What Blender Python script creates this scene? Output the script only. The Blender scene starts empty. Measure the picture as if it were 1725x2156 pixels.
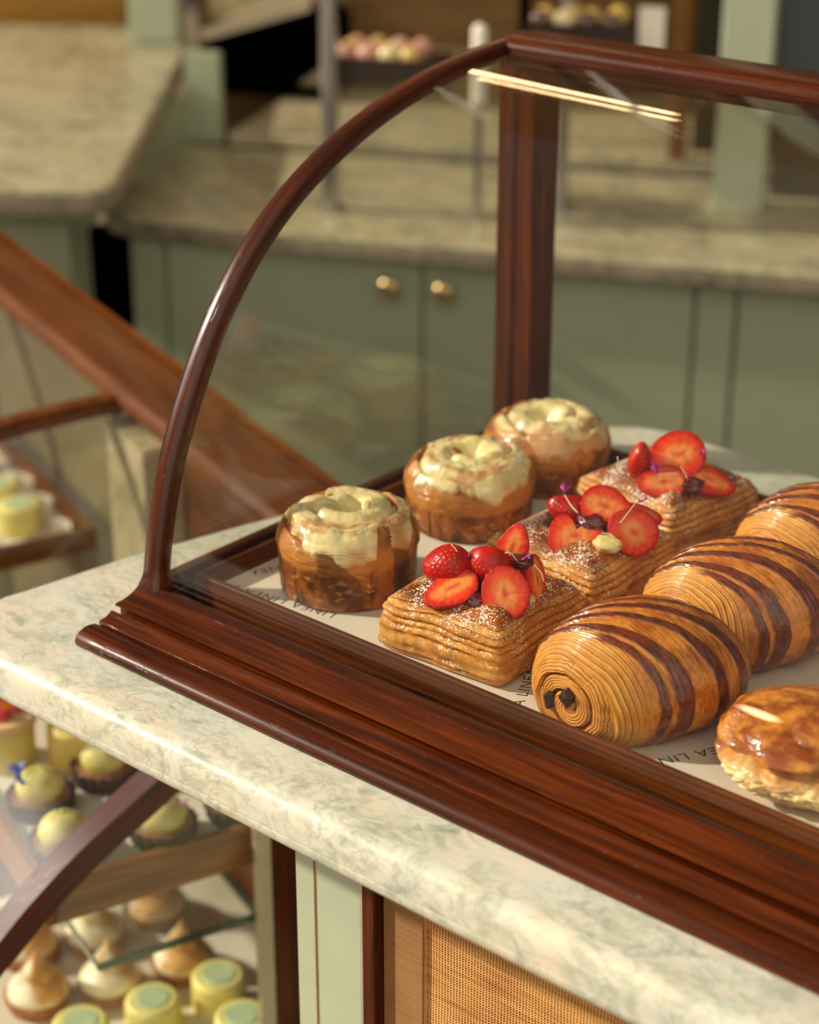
import bpy, math, random
import numpy as np
from mathutils import Vector, Matrix

# ------------------------------------------------------------------ camera, world, light, exposure
S = bpy.context.scene
COL = S.collection
PI = math.pi
CAM = Vector((0.869, -0.681, 1.576))
FWD = Vector((-0.5983, 0.6898, -0.4078)).normalized()
cd = bpy.data.cameras.new('camera'); cam = bpy.data.objects.new('camera', cd); COL.objects.link(cam)
cd.sensor_fit = 'HORIZONTAL'; cd.sensor_width = 36.0; cd.lens = 36.0 * 4100 / 1725
cam.location = CAM; cam.rotation_euler = FWD.to_track_quat('-Z', 'Y').to_euler()
cd.clip_start = 0.01; cd.clip_end = 60
cd.dof.use_dof = True; cd.dof.focus_distance = 1.13; cd.dof.aperture_fstop = 6.2
S.camera = cam
S.view_settings.view_transform = 'Standard'; S.view_settings.look = 'None'
S.view_settings.gamma = 1.0; S.view_settings.use_curve_mapping = False
S.view_settings.exposure = 0.0
S.cycles.transparent_max_bounces = 32
S.cycles.max_bounces = 8
S.cycles.caustics_reflective = False; S.cycles.caustics_refractive = False

W = bpy.data.worlds.new('world'); S.world = W; W.use_nodes = True
nt = W.node_tree; bg = nt.nodes['Background']
# the room around: warm dim ceiling and walls, darker floor, plus added glows: left for highlights, behind the camera for fill
tc = nt.nodes.new('ShaderNodeTexCoord')
def glow(direction, width, colour, strength, prev):
    d = Vector(direction).normalized()
    dp = nt.nodes.new('ShaderNodeVectorMath'); dp.operation = 'DOT_PRODUCT'; nt.links.new(tc.outputs['Generated'], dp.inputs[0]); dp.inputs[1].default_value = d
    mr = nt.nodes.new('ShaderNodeMapRange'); mr.interpolation_type = 'SMOOTHSTEP'
    mr.inputs['From Min'].default_value = math.cos(math.radians(width)); mr.inputs['From Max'].default_value = 1.0; nt.links.new(dp.outputs['Value'], mr.inputs['Value'])
    mx = nt.nodes.new('ShaderNodeMix'); mx.data_type = 'RGBA'; mx.blend_type = 'ADD'; nt.links.new(mr.outputs[0], mx.inputs[0])
    nt.links.new(prev, mx.inputs[6]); mx.inputs[7].default_value = (*[c * strength for c in colour], 1); return mx.outputs[2]
base_c = nt.nodes.new('ShaderNodeRGB'); base_c.outputs[0].default_value = (0.060, 0.050, 0.038, 1)
c = glow((0.0, -0.1, 1.0), 100, (1.0, 0.90, 0.74), 0.16, base_c.outputs[0])
c = glow((-0.86, -0.38, 0.36), 17, (1.0, 0.93, 0.84), 7.0, c)
c = glow((0.60, -0.70, 0.35), 70, (1.0, 0.90, 0.74), 1.25, c)
nt.links.new(c, bg.inputs['Color']); bg.inputs['Strength'].default_value = 1.0

def lamp(kind, name, loc, direction, **kw):
    d = bpy.data.lights.new(name, kind); o = bpy.data.objects.new(name, d); COL.objects.link(o)
    o.location = loc; o.rotation_euler = Vector(direction).to_track_quat('-Z', 'Y').to_euler()
    for k, v in kw.items(): setattr(d, k, v)
    return o
SUN_EL = math.radians(29.5); SUN_AZ = math.radians(212)      # where the sun stands
sd = Vector((math.cos(SUN_AZ) * math.cos(SUN_EL), math.sin(SUN_AZ) * math.cos(SUN_EL), math.sin(SUN_EL)))
lamp('SUN', 'sun', (0, 0, 4), -sd, energy=4.6, angle=math.radians(2.0), color=(1.0, 0.89, 0.72))

# ------------------------------------------------------------------ numpy noise
_rs = np.random.RandomState(7)
_perm = np.concatenate([_rs.permutation(256)] * 3)
_g = _rs.normal(size=(256, 3)); _g /= np.linalg.norm(_g, axis=1)[:, None]
def noise(x, y, z):
    x, y, z = np.broadcast_arrays(np.asarray(x, float), np.asarray(y, float), np.asarray(z, float))
    xi, yi, zi = (np.floor(a).astype(int) for a in (x, y, z))
    xf, yf, zf = x - xi, y - yi, z - zi
    u, v, w = (a * a * a * (a * (a * 6 - 15) + 10) for a in (xf, yf, zf))
    xi &= 255; yi &= 255; zi &= 255
    def gr(i, j, k):
        h = _perm[_perm[_perm[(xi + i) & 255] + ((yi + j) & 255)] + ((zi + k) & 255)]
        g = _g[h]; return g[..., 0] * (xf - i) + g[..., 1] * (yf - j) + g[..., 2] * (zf - k)
    def l(a, b, t): return a + t * (b - a)
    r = l(l(l(gr(0,0,0), gr(1,0,0), u), l(gr(0,1,0), gr(1,1,0), u), v),
          l(l(gr(0,0,1), gr(1,0,1), u), l(gr(0,1,1), gr(1,1,1), u), v), w)
    return r * 1.7
def fbm(x, y, z, o=4):
    s = 0; a = 1.0
    for i in range(o):
        s = s + a * noise(x * 2**i + 13.7 * i, y * 2**i + 5.1 * i, z * 2**i); a *= 0.5
    return s / 1.6
def sstep(a, b, x):
    t = np.clip((x - a) / (b - a), 0, 1); return t * t * (3 - 2 * t)
def mixc(a, b, t):
    t = np.asarray(t)[..., None]; return np.asarray(a) * (1 - t) + np.asarray(b) * t
def lin(r, g, b):
    return np.array([((c / 255 + 0.055) / 1.055) ** 2.4 if c > 10 else c / 255 / 12.92 for c in (r, g, b)])

# ------------------------------------------------------------------ material helpers
def newmat(name):
    m = bpy.data.materials.new(name); m.use_nodes = True
    nt = m.node_tree; b = nt.nodes['Principled BSDF']; return m, nt, b
def N(nt, t, **kw):
    n = nt.nodes.new(t)
    for k, v in kw.items():
        if isinstance(k, str) and hasattr(n, k): setattr(n, k, v)
    return n
def setin(n, **kw):
    for k, v in kw.items(): n.inputs[k.replace('_', ' ')].default_value = v
def rgba(c): return (float(c[0]), float(c[1]), float(c[2]), 1.0)
def ramp(nt, stops, src):
    r = nt.nodes.new('ShaderNodeValToRGB'); e = r.color_ramp.elements
    while len(e) < len(stops): e.new(0.5)
    for i, (p, c) in enumerate(stops): e[i].position = p; e[i].color = rgba(c)
    nt.links.new(src, r.inputs[0]); return r
def texnoise(nt, vec, scale, detail=4, rough=0.55, dist=0.0):
    n = nt.nodes.new('ShaderNodeTexNoise'); setin(n, Scale=scale, Detail=detail, Roughness=rough, Distortion=dist)
    nt.links.new(vec, n.inputs['Vector']); return n
def mapping(nt, src, scale=(1, 1, 1), rot=(0, 0, 0)):
    m = nt.nodes.new('ShaderNodeMapping'); m.inputs['Scale'].default_value = scale; m.inputs['Rotation'].default_value = rot
    nt.links.new(src, m.inputs['Vector']); return m
def bump(nt, b, h, dist, strength=1.0):
    n = nt.nodes.new('ShaderNodeBump'); setin(n, Strength=strength, Distance=dist)
    nt.links.new(h, n.inputs['Height']); nt.links.new(n.outputs[0], b.inputs['Normal']); return n

def plain(name, c, rough=0.5, metal=0.0, coat=0.0, bumpy=0.0, vary=0.08, scale=30):
    m, nt, b = newmat(name); g = N(nt, 'ShaderNodeNewGeometry')
    n = texnoise(nt, g.outputs['Position'], scale, 5)
    c = np.array(c)
    r = ramp(nt, [(0.3, c * (1 - vary)), (0.7, np.minimum(c * (1 + vary), 1))], n.outputs[0])
    nt.links.new(r.outputs[0], b.inputs['Base Color'])
    setin(b, Roughness=rough, Metallic=metal); b.inputs['Coat Weight'].default_value = coat; b.inputs['Coat Roughness'].default_value = 0.1
    if bumpy: bump(nt, b, n.outputs[0], bumpy)
    return m

def wood(name, dark, mid, light, axis=0, rough=0.4, coat=0.32, scale=1.0, angle=0.0, croug=0.18, pits=True, attr=None):
    """grain runs along the given axis of the (z-rotated) position"""
    m, nt, b = newmat(name); g = N(nt, 'ShaderNodeNewGeometry')
    src = g.outputs['Position']
    if attr:
        an = N(nt, 'ShaderNodeAttribute'); an.attribute_name = attr; src = an.outputs['Vector']
    rot = mapping(nt, src, (1, 1, 1), (0, 0, -angle))
    sc = [210 * scale] * 3; sc[axis] = 8 * scale
    mp = mapping(nt, rot.outputs[0], sc)
    n1 = texnoise(nt, mp.outputs[0], 1.0, 6, 0.62, 0.6)
    sc2 = [14 * scale] * 3; sc2[axis] = 2.0 * scale
    mp2 = mapping(nt, rot.outputs[0], sc2); n2 = texnoise(nt, mp2.outputs[0], 1.0, 3, 0.5, 0.4)
    mx = N(nt, 'ShaderNodeMath', operation='MULTIPLY_ADD'); nt.links.new(n1.outputs[0], mx.inputs[0]); mx.inputs[1].default_value = 0.68
    ad = N(nt, 'ShaderNodeMath', operation='MULTIPLY'); nt.links.new(n2.outputs[0], ad.inputs[0]); ad.inputs[1].default_value = 0.32
    nt.links.new(ad.outputs[0], mx.inputs[2])
    r = ramp(nt, [(0.32, dark), (0.5, mid), (0.70, light)], mx.outputs[0])
    nt.links.new(r.outputs[0], b.inputs['Base Color'])
    setin(b, Roughness=rough); b.inputs['Coat Weight'].default_value = coat; b.inputs['Coat Roughness'].default_value = croug
    b.inputs['Specular IOR Level'].default_value = 0.08
    # pores, dents and an uneven varnish
    sc3 = [700 * scale] * 3; sc3[axis] = 60 * scale
    mp3 = mapping(nt, rot.outputs[0], sc3); n3 = texnoise(nt, mp3.outputs[0], 1.0, 3, 0.6)
    n4 = texnoise(nt, rot.outputs[0], 160, 4, 0.7)
    r3 = ramp(nt, [(0.28, (.55,) * 3), (0.40, (1, 1, 1))], n3.outputs[0])
    r4 = ramp(nt, [(0.28, (0, 0, 0)), (0.34, (1, 1, 1))], n4.outputs[0])
    a = N(nt, 'ShaderNodeMath', operation='ADD'); nt.links.new(r3.outputs[0], a.inputs[0]); nt.links.new(r4.outputs[0], a.inputs[1])
    bm = bump(nt, b, a.outputs[0], 0.00012 if pits else 0.00005)
    nt.links.new(bm.outputs[0], b.inputs['Coat Normal'])
    return m

MAH = (lin(30, 10, 2), lin(70, 26, 4), lin(114, 52, 9))
M_wood_x = wood('mahogany_long', *MAH, axis=0)
M_wood_y = wood('mahogany_deep', *MAH, axis=1)
M_wood_z = wood('mahogany_upright', *MAH, axis=2)
M_wood_arc = wood('mahogany_bent', *MAH, axis=0, attr='Grain', croug=0.22, coat=0.7)
M_tray_x = wood('tray_wood_long', lin(40, 14, 3), lin(92, 42, 12), lin(134, 68, 22), axis=0, rough=0.5, coat=0.1)
M_tray_y = wood('tray_wood_deep', lin(40, 14, 3), lin(92, 42, 12), lin(134, 68, 22), axis=1, rough=0.5, coat=0.1)
A_AZ = math.radians(-19.7); B_AZ = math.radians(25.4); D_AZ = math.radians(41)
M_case_l = wood('case_mahogany_long', lin(58, 26, 8), lin(100, 52, 18), lin(134, 76, 30), axis=0, angle=A_AZ, rough=0.4)
M_case_y = wood('case_mahogany_arch', lin(30, 6, 3), lin(70, 18, 7), lin(100, 34, 14), axis=0, attr='Grain', coat=0.9, croug=0.3)
M_oak = wood('tray_oak', lin(96, 56, 26), lin(140, 88, 44), lin(172, 116, 62), axis=1, angle=A_AZ, rough=0.5, coat=0.15)
M_oak_x = wood('tray_oak_front', lin(96, 56, 26), lin(140, 88, 44), lin(172, 116, 62), axis=0, angle=A_AZ, rough=0.5, coat=0.15)
M_gold = wood('golden_wood', lin(110, 74, 20), lin(150, 108, 40), lin(176, 134, 62), axis=0, angle=D_AZ, rough=0.4)
M_wall_wood = wood('wall_walnut', lin(84, 62, 34), lin(110, 84, 52), lin(130, 102, 66), axis=0, angle=B_AZ, rough=0.5, coat=0.1)

def marble(name, base, warm, vein, deep, scale=1.0, rough=0.18, amount=1.0):
    m, nt, b = newmat(name); g = N(nt, 'ShaderNodeNewGeometry'); P = g.outputs['Position']
    mp = mapping(nt, P, (1, 1.7, 1), (0, 0, 0.45))
    n0 = texnoise(nt, mp.outputs[0], 16 * scale, 4, 0.55, 0.8)
    c = ramp(nt, [(0.35, base), (0.65, warm)], n0.outputs[0]).outputs[2 if False else 0]
    for sc, dst, lo, hi, msc, col, am in ((34, 1.2, 0.49, 0.64, 14, vein, 0.62), (70, 1.2, 0.51, 0.62, 21, deep, 0.50), (15, 0.9, 0.50, 0.72, 7, vein, 0.40)):
        n1 = texnoise(nt, mp.outputs[0], sc * scale, 8, 0.66, dst)
        f1 = ramp(nt, [(lo, (0, 0, 0)), (hi, (am * amount,) * 3)], n1.outputs[0])
        k = texnoise(nt, P, msc * scale, 4, 0.6, 1.5); f2 = ramp(nt, [(0.46, (0, 0, 0)), (0.60, (1, 1, 1))], k.outputs[0])
        mul = N(nt, 'ShaderNodeMath', operation='MULTIPLY'); nt.links.new(f1.outputs[0], mul.inputs[0]); nt.links.new(f2.outputs[0], mul.inputs[1])
        mx = N(nt, 'ShaderNodeMix', data_type='RGBA'); nt.links.new(mul.outputs[0], mx.inputs[0]); nt.links.new(c, mx.inputs[6]); mx.inputs[7].default_value = rgba(col); c = mx.outputs[2]
    for sc, w, am in ((22, 0.055, 0.50), (48, 0.050, 0.36)):
        n1 = texnoise(nt, mp.outputs[0], sc * scale, 7, 0.62, 1.0)
        sb = N(nt, 'ShaderNodeMath', operation='SUBTRACT'); nt.links.new(n1.outputs[0], sb.inputs[0]); sb.inputs[1].default_value = 0.5
        ab = N(nt, 'ShaderNodeMath', operation='ABSOLUTE'); nt.links.new(sb.outputs[0], ab.inputs[0])
        f1 = ramp(nt, [(0.0, (am * amount,) * 3), (w, (0, 0, 0))], ab.outputs[0])
        k = texnoise(nt, P, sc * 0.35 * scale, 4, 0.6, 1.0); f2 = ramp(nt, [(0.42, (0, 0, 0)), (0.56, (1, 1, 1))], k.outputs[0])
        mul = N(nt, 'ShaderNodeMath', operation='MULTIPLY'); nt.links.new(f1.outputs[0], mul.inputs[0]); nt.links.new(f2.outputs[0], mul.inputs[1])
        mx = N(nt, 'ShaderNodeMix', data_type='RGBA'); nt.links.new(mul.outputs[0], mx.inputs[0]); nt.links.new(c, mx.inputs[6]); mx.inputs[7].default_value = rgba(vein); c = mx.outputs[2]
    nt.links.new(c, b.inputs['Base Color']); setin(b, Roughness=rough); b.inputs['Specular IOR Level'].default_value = 0.28; return m
M_marble = marble('cream_marble', lin(208, 208, 194), lin(216, 206, 184), lin(132, 146, 126), lin(118, 132, 112), rough=0.3)
M_marble_bg = marble('grey_brown_marble', lin(182, 172, 142), lin(186, 170, 134), lin(104, 104, 82), lin(96, 92, 72), scale=0.38, rough=0.22, amount=1.15)
M_marble_edge = marble('dark_marble_edge', lin(150, 140, 118), lin(160, 146, 122), lin(84, 80, 68), lin(66, 62, 52), scale=0.8, rough=0.35)  # unpolished edge stone; its darker tone also paints the shade on the edge

M_green = plain('sage_paint', lin(158, 166, 138), 0.45, vary=0.03)
M_green_pale = plain('pale_sage_paint', lin(176, 184, 158), 0.45, vary=0.03)
M_black = plain('flat_black', lin(3, 3, 3), 1.0); M_black.node_tree.nodes['Principled BSDF'].inputs['Specular IOR Level'].default_value = 0.0  # also paints the shade of gaps and dark openings
M_dark = plain('dark_brown_void', lin(26, 20, 12), 0.8)
M_slate = plain('slate_grey_paint', lin(62, 70, 72), 0.5, vary=0.04)
M_chrome = plain('brushed_steel', lin(178, 172, 168), 0.28, metal=1.0)
M_brass = plain('aged_brass', lin(190, 160, 110), 0.22, metal=1.0)
M_paper = plain('white_tray_paper', lin(226, 216, 200), 0.75, vary=0.02, scale=200)
M_ink = plain('grey_ink', lin(52, 52, 48), 0.8)
M_floor = plain('terrazzo_floor', lin(120, 106, 84), 0.5)
M_wall = plain('warm_plaster', lin(170, 156, 128), 0.8)
M_frame_pale = plain('pale_metal_frame', lin(196, 182, 156), 0.35, metal=0.4)
M_dust = plain('dusty_channel', lin(58, 44, 34), 0.9, vary=0.5, scale=500, bumpy=0.0004)

def glassmat(name, tint=(0.975, 0.985, 0.965), edge=False):
    m, nt, b = newmat(name); nt.nodes.remove(b)
    out = nt.nodes['Material Output']; g = N(nt, 'ShaderNodeNewGeometry')
    d = N(nt, 'ShaderNodeVectorMath', operation='DOT_PRODUCT'); nt.links.new(g.outputs['Normal'], d.inputs[0]); nt.links.new(g.outputs['Incoming'], d.inputs[1])
    a = N(nt, 'ShaderNodeMath', operation='ABSOLUTE'); nt.links.new(d.outputs['Value'], a.inputs[0])
    o = N(nt, 'ShaderNodeMath', operation='SUBTRACT'); o.inputs[0].default_value = 1.0; nt.links.new(a.outputs[0], o.inputs[1])
    p = N(nt, 'ShaderNodeMath', operation='POWER'); nt.links.new(o.outputs[0], p.inputs[0]); p.inputs[1].default_value = 5.0
    ma = N(nt, 'ShaderNodeMath', operation='MULTIPLY_ADD'); nt.links.new(p.outputs[0], ma.inputs[0]); ma.inputs[1].default_value = 0.94; ma.inputs[2].default_value = 0.045
    t = N(nt, 'ShaderNodeBsdfTransparent'); t.inputs[0].default_value = rgba(tint)
    gl = N(nt, 'ShaderNodeBsdfGlossy'); gl.inputs['Roughness'].default_value = 0.0
    mx = N(nt, 'ShaderNodeMixShader'); nt.links.new(ma.outputs[0], mx.inputs[0]); nt.links.new(t.outputs[0], mx.inputs[1]); nt.links.new(gl.outputs[0], mx.inputs[2])
    nt.links.new(mx.outputs[0], out.inputs[0]); return m
M_glass = glassmat('clear_glass')
M_glass_edge = plain('green_glass_edge', lin(44, 62, 48), 0.15, coat=1.0)

def food(name, rough=0.45, coat=0.3, crough=0.18, bdist=0.0003, bscale=700, gloss=True, sub=0.0, spec=0.5, tint=(1, 1, 1)):
    """takes its colour (and in alpha its glaze) from the vertex attribute Col"""
    m, nt, b = newmat(name)
    at = N(nt, 'ShaderNodeVertexColor'); at.layer_name = 'Col'
    tc = N(nt, 'ShaderNodeTexCoord'); n = texnoise(nt, tc.outputs['Object'], bscale, 5, 0.6)
    n2 = texnoise(nt, tc.outputs['Object'], bscale * 0.22, 4, 0.6)
    r = ramp(nt, [(0.25, [0.78 * q for q in tint]), (0.75, [1.18 * q for q in tint])], n2.outputs[0])
    mx = N(nt, 'ShaderNodeMix', data_type='RGBA'); mx.blend_type = 'MULTIPLY'; mx.inputs[0].default_value = 1.0
    nt.links.new(at.outputs['Color'], mx.inputs[6]); nt.links.new(r.outputs[0], mx.inputs[7])
    nt.links.new(mx.outputs[2], b.inputs['Base Color'])
    setin(b, Roughness=rough); b.inputs['Coat Roughness'].default_value = crough
    b.inputs['Specular IOR Level'].default_value = spec
    if gloss:
        mu = N(nt, 'ShaderNodeMath', operation='MULTIPLY'); nt.links.new(at.outputs['Alpha'], mu.inputs[0]); mu.inputs[1].default_value = coat
        nt.links.new(mu.outputs[0], b.inputs['Coat Weight'])
    else: b.inputs['Coat Weight'].default_value = coat
    ad = N(nt, 'ShaderNodeMath', operation='ADD'); nt.links.new(n.outputs[0], ad.inputs[0]); nt.links.new(n2.outputs[0], ad.inputs[1])
    if bdist: bump(nt, b, ad.outputs[0], bdist)
    if sub:
        b.inputs['Subsurface Weight'].default_value = sub; b.inputs['Subsurface Scale'].default_value = 0.004
        b.inputs['Subsurface Radius'].default_value = (1.0, 0.4, 0.2)
    return m
M_pastry = food('laminated_pastry', 0.45, 0.95, 0.15, spec=0.3, tint=(1.04, 0.86, 0.52))
M_bun = food('bun_crust', 0.5, 0.55, 0.18, spec=0.3, tint=(0.94, 0.88, 0.68))
M_icing = food('cream_icing', 0.35, 0.45, 0.12, 0.00015, 300, sub=0.25, tint=(0.98, 0.92, 0.76))
M_berry = food('strawberry_flesh', 0.4, 0.35, 0.06, 0.0002, 500, sub=0.1, spec=0.25, tint=(1.1, 0.70, 0.42))
M_crumb = food('crumbly_crust', 0.7, 0.1, 0.3, 0.0012, 350)
M_cream = food('toasted_meringue', 0.5, 0.1, 0.3, 0.0001, 200, sub=0.1)
M_sweet = food('chocolate_shell', 0.3, 0.7, 0.1, 0.0001, 200)

# danish sides get a dusting of icing sugar
def sugared():
    m = M_pastry.copy(); m.name = 'sugar_dusted_pastry'; nt = m.node_tree; b = nt.nodes['Principled BSDF']
    src = b.inputs['Base Color'].links[0].from_socket
    tc = N(nt, 'ShaderNodeTexCoord'); v = nt.nodes.new('ShaderNodeTexVoronoi'); v.inputs['Scale'].default_value = 880; nt.links.new(tc.outputs['Object'], v.inputs['Vector'])
    cl = texnoise(nt, tc.outputs['Object'], 60, 4, 0.7)
    g = N(nt, 'ShaderNodeNewGeometry'); sep = N(nt, 'ShaderNodeSeparateXYZ'); nt.links.new(g.outputs['Normal'], sep.inputs[0])
    # more sugar on faces that look up
    up = N(nt, 'ShaderNodeMath', operation='MULTIPLY_ADD'); nt.links.new(sep.outputs[2], up.inputs[0]); up.inputs[1].default_value = 0.20
    nt.links.new(cl.outputs[0], up.inputs[2])
    th = N(nt, 'ShaderNodeMapRange'); th.inputs['From Min'].default_value = 0.48; th.inputs['From Max'].default_value = 0.80
    th.inputs['To Min'].default_value = 0.16; th.inputs['To Max'].default_value = 0.66; nt.links.new(up.outputs[0], th.inputs['Value'])
    lt = N(nt, 'ShaderNodeMath', operation='LESS_THAN'); nt.links.new(v.outputs['Distance'], lt.inputs[0]); nt.links.new(th.outputs[0], lt.inputs[1])
    vc = N(nt, 'ShaderNodeSeparateColor'); nt.links.new(v.outputs['Color'], vc.inputs[0])
    keep = N(nt, 'ShaderNodeMath', operation='LESS_THAN'); nt.links.new(vc.outputs[0], keep.inputs[0]); nt.links.new(th.outputs[0], keep.inputs[1])
    mu = N(nt, 'ShaderNodeMath', operation='MULTIPLY'); nt.links.new(lt.outputs[0], mu.inputs[0]); nt.links.new(keep.outputs[0], mu.inputs[1])
    mx = N(nt, 'ShaderNodeMix', data_type='RGBA'); nt.links.new(mu.outputs[0], mx.inputs[0]); nt.links.new(src, mx.inputs[6]); mx.inputs[7].default_value = rgba(lin(244, 232, 216))
    nt.links.new(mx.outputs[2], b.inputs['Base Color']); return m
M_danish = sugared()

def weave(name, c1, c2, pitch, border=False):
    m, nt, b = newmat(name); g = N(nt, 'ShaderNodeNewGeometry')
    sep = N(nt, 'ShaderNodeSeparateXYZ'); nt.links.new(g.outputs['Position'], sep.inputs[0])
    hs = []
    for k, p in ((0, pitch), (2, pitch * 0.8)):
        w = texnoise(nt, g.outputs['Position'], 40, 2)
        ma = N(nt, 'ShaderNodeMath', operation='MULTIPLY_ADD'); nt.links.new(sep.outputs[k], ma.inputs[0]); ma.inputs[1].default_value = 2 * PI / p
        ml = N(nt, 'ShaderNodeMath', operation='MULTIPLY'); nt.links.new(w.outputs[0], ml.inputs[0]); ml.inputs[1].default_value = 3.0; nt.links.new(ml.outputs[0], ma.inputs[2])
        s = N(nt, 'ShaderNodeMath', operation='SINE'); nt.links.new(ma.outputs[0], s.inputs[0]); hs.append(s)
    mx = N(nt, 'ShaderNodeMath', operation='MAXIMUM'); nt.links.new(hs[0].outputs[0], mx.inputs[0]); nt.links.new(hs[1].outputs[0], mx.inputs[1])
    mp = mapping(nt, g.outputs['Position'], (20, 20, 400)); n = texnoise(nt, mp.outputs[0], 1, 3)
    n2 = texnoise(nt, g.outputs['Position'], 25, 3)
    a = N(nt, 'ShaderNodeMath', operation='MULTIPLY_ADD'); nt.links.new(mx.outputs[0], a.inputs[0]); a.inputs[1].default_value = 0.22; nt.links.new(n.outputs[0], a.inputs[2])
    a2 = N(nt, 'ShaderNodeMath', operation='MULTIPLY_ADD'); nt.links.new(n2.outputs[0], a2.inputs[0]); a2.inputs[1].default_value = 0.5; nt.links.new(a.outputs[0], a2.inputs[2])
    r = ramp(nt, [(0.45, c1), (1.0, c2)], a2.outputs[0]); nt.links.new(r.outputs[0], b.inputs['Base Color']); setin(b, Roughness=0.6)
    bump(nt, b, mx.outputs[0], 0.0008); return m
M_weave = weave('woven_raffia', lin(168, 92, 34), lin(250, 188, 108), 0.0022)
M_band = weave('fine_raffia_band', lin(196, 134, 76), lin(222, 164, 102), 0.0008)

def emit(name, c, s):
    m, nt, b = newmat(name); nt.nodes.remove(b); e = N(nt, 'ShaderNodeEmission'); e.inputs[0].default_value = rgba(c); e.inputs[1].default_value = s
    nt.links.new(e.outputs[0], nt.nodes['Material Output'].inputs[0]); return m
M_lamp = emit('warm_lamp_tube', (1.0, 0.62, 0.32), 26)

# ------------------------------------------------------------------ object helpers
def link(o):
    COL.objects.link(o); return o
def thing(name, label, cat, loc=(0, 0, 0), rz=0.0, group=None):
    o = bpy.data.objects.new(name, None); o.empty_display_size = 0.02; link(o)
    o.location = loc; o.rotation_euler = (0, 0, rz); o['label'] = label; o['category'] = cat
    if group: o['group'] = group
    return o
def grain(o, arr):
    a = o.data.attributes.new('Grain', 'FLOAT_VECTOR', 'POINT'); a.data.foreach_set('vector', np.asarray(arr, np.float32).ravel()); return o
def tag(o, label, cat, group=None):
    o['label'] = label; o['category'] = cat
    if group: o['group'] = group
    return o
def wmat(o):
    m = Matrix.LocRotScale(o.location, o.rotation_euler, o.scale)
    return (wmat(o.parent) @ m) if o.parent else m
def mesh(name, V, F, mat, parent=None, smooth=True, col=None, world=False, loc=None, sharp=None):
    """one mesh object; V in the parent's own space, or in the world's if world"""
    V = np.asarray(V, float).reshape(-1, 3)
    if world and parent is not None:
        mi = np.array(wmat(parent).inverted()); V = V @ mi[:3, :3].T + mi[:3, 3]
    if loc is not None: V = V - np.array(loc)
    me = bpy.data.meshes.new(name)
    if isinstance(F, np.ndarray) and F.ndim == 2:
        n, k = F.shape
        me.vertices.add(len(V)); me.vertices.foreach_set('co', V.astype(np.float32).ravel())
        me.loops.add(n * k); me.loops.foreach_set('vertex_index', F.astype(np.int32).ravel())
        me.polygons.add(n); me.polygons.foreach_set('loop_start', np.arange(0, n * k, k, dtype=np.int32))
        me.update(calc_edges=True); me.validate()
    else:
        me.from_pydata([tuple(v) for v in V], [], [tuple(int(i) for i in f) for f in F]); me.update()
    if col is not None:
        c = np.asarray(col, float).reshape(len(V), -1)
        if c.shape[1] == 3: c = np.c_[c, np.ones(len(V))]
        a = me.color_attributes.new('Col', 'FLOAT_COLOR', 'POINT'); a.data.foreach_set('color', c.astype(np.float32).ravel())
    if isinstance(mat, (list, tuple)):
        for q in mat: me.materials.append(q)
    else: me.materials.append(mat)
    if smooth:
        me.polygons.foreach_set('use_smooth', np.ones(len(me.polygons), bool))
        if sharp is not None:
            try: me.set_sharp_from_angle(angle=math.radians(sharp))
            except Exception: pass
    o = link(bpy.data.objects.new(name, me))
    if parent is not None: o.parent = parent
    if loc is not None: o.location = loc
    return o
def gridfaces(nu, nv, closev=False, flip=False):
    i = np.arange(nu - 1)[:, None]; j = np.arange(nv if closev else nv - 1)[None, :]
    a = i * nv + j; b = i * nv + (j + 1) % nv; c = (i + 1) * nv + (j + 1) % nv; d = (i + 1) * nv + j
    f = np.stack([a, b, c, d], -1).reshape(-1, 4)
    return f[:, ::-1].copy() if flip else f
def join(*parts):
    V = []; F = []; n = 0
    for v, f in parts:
        v = np.asarray(v, float).reshape(-1, 3); V.append(v); F += [tuple(int(i) + n for i in q) for q in f]; n += len(v)
    return np.concatenate(V), F
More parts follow.
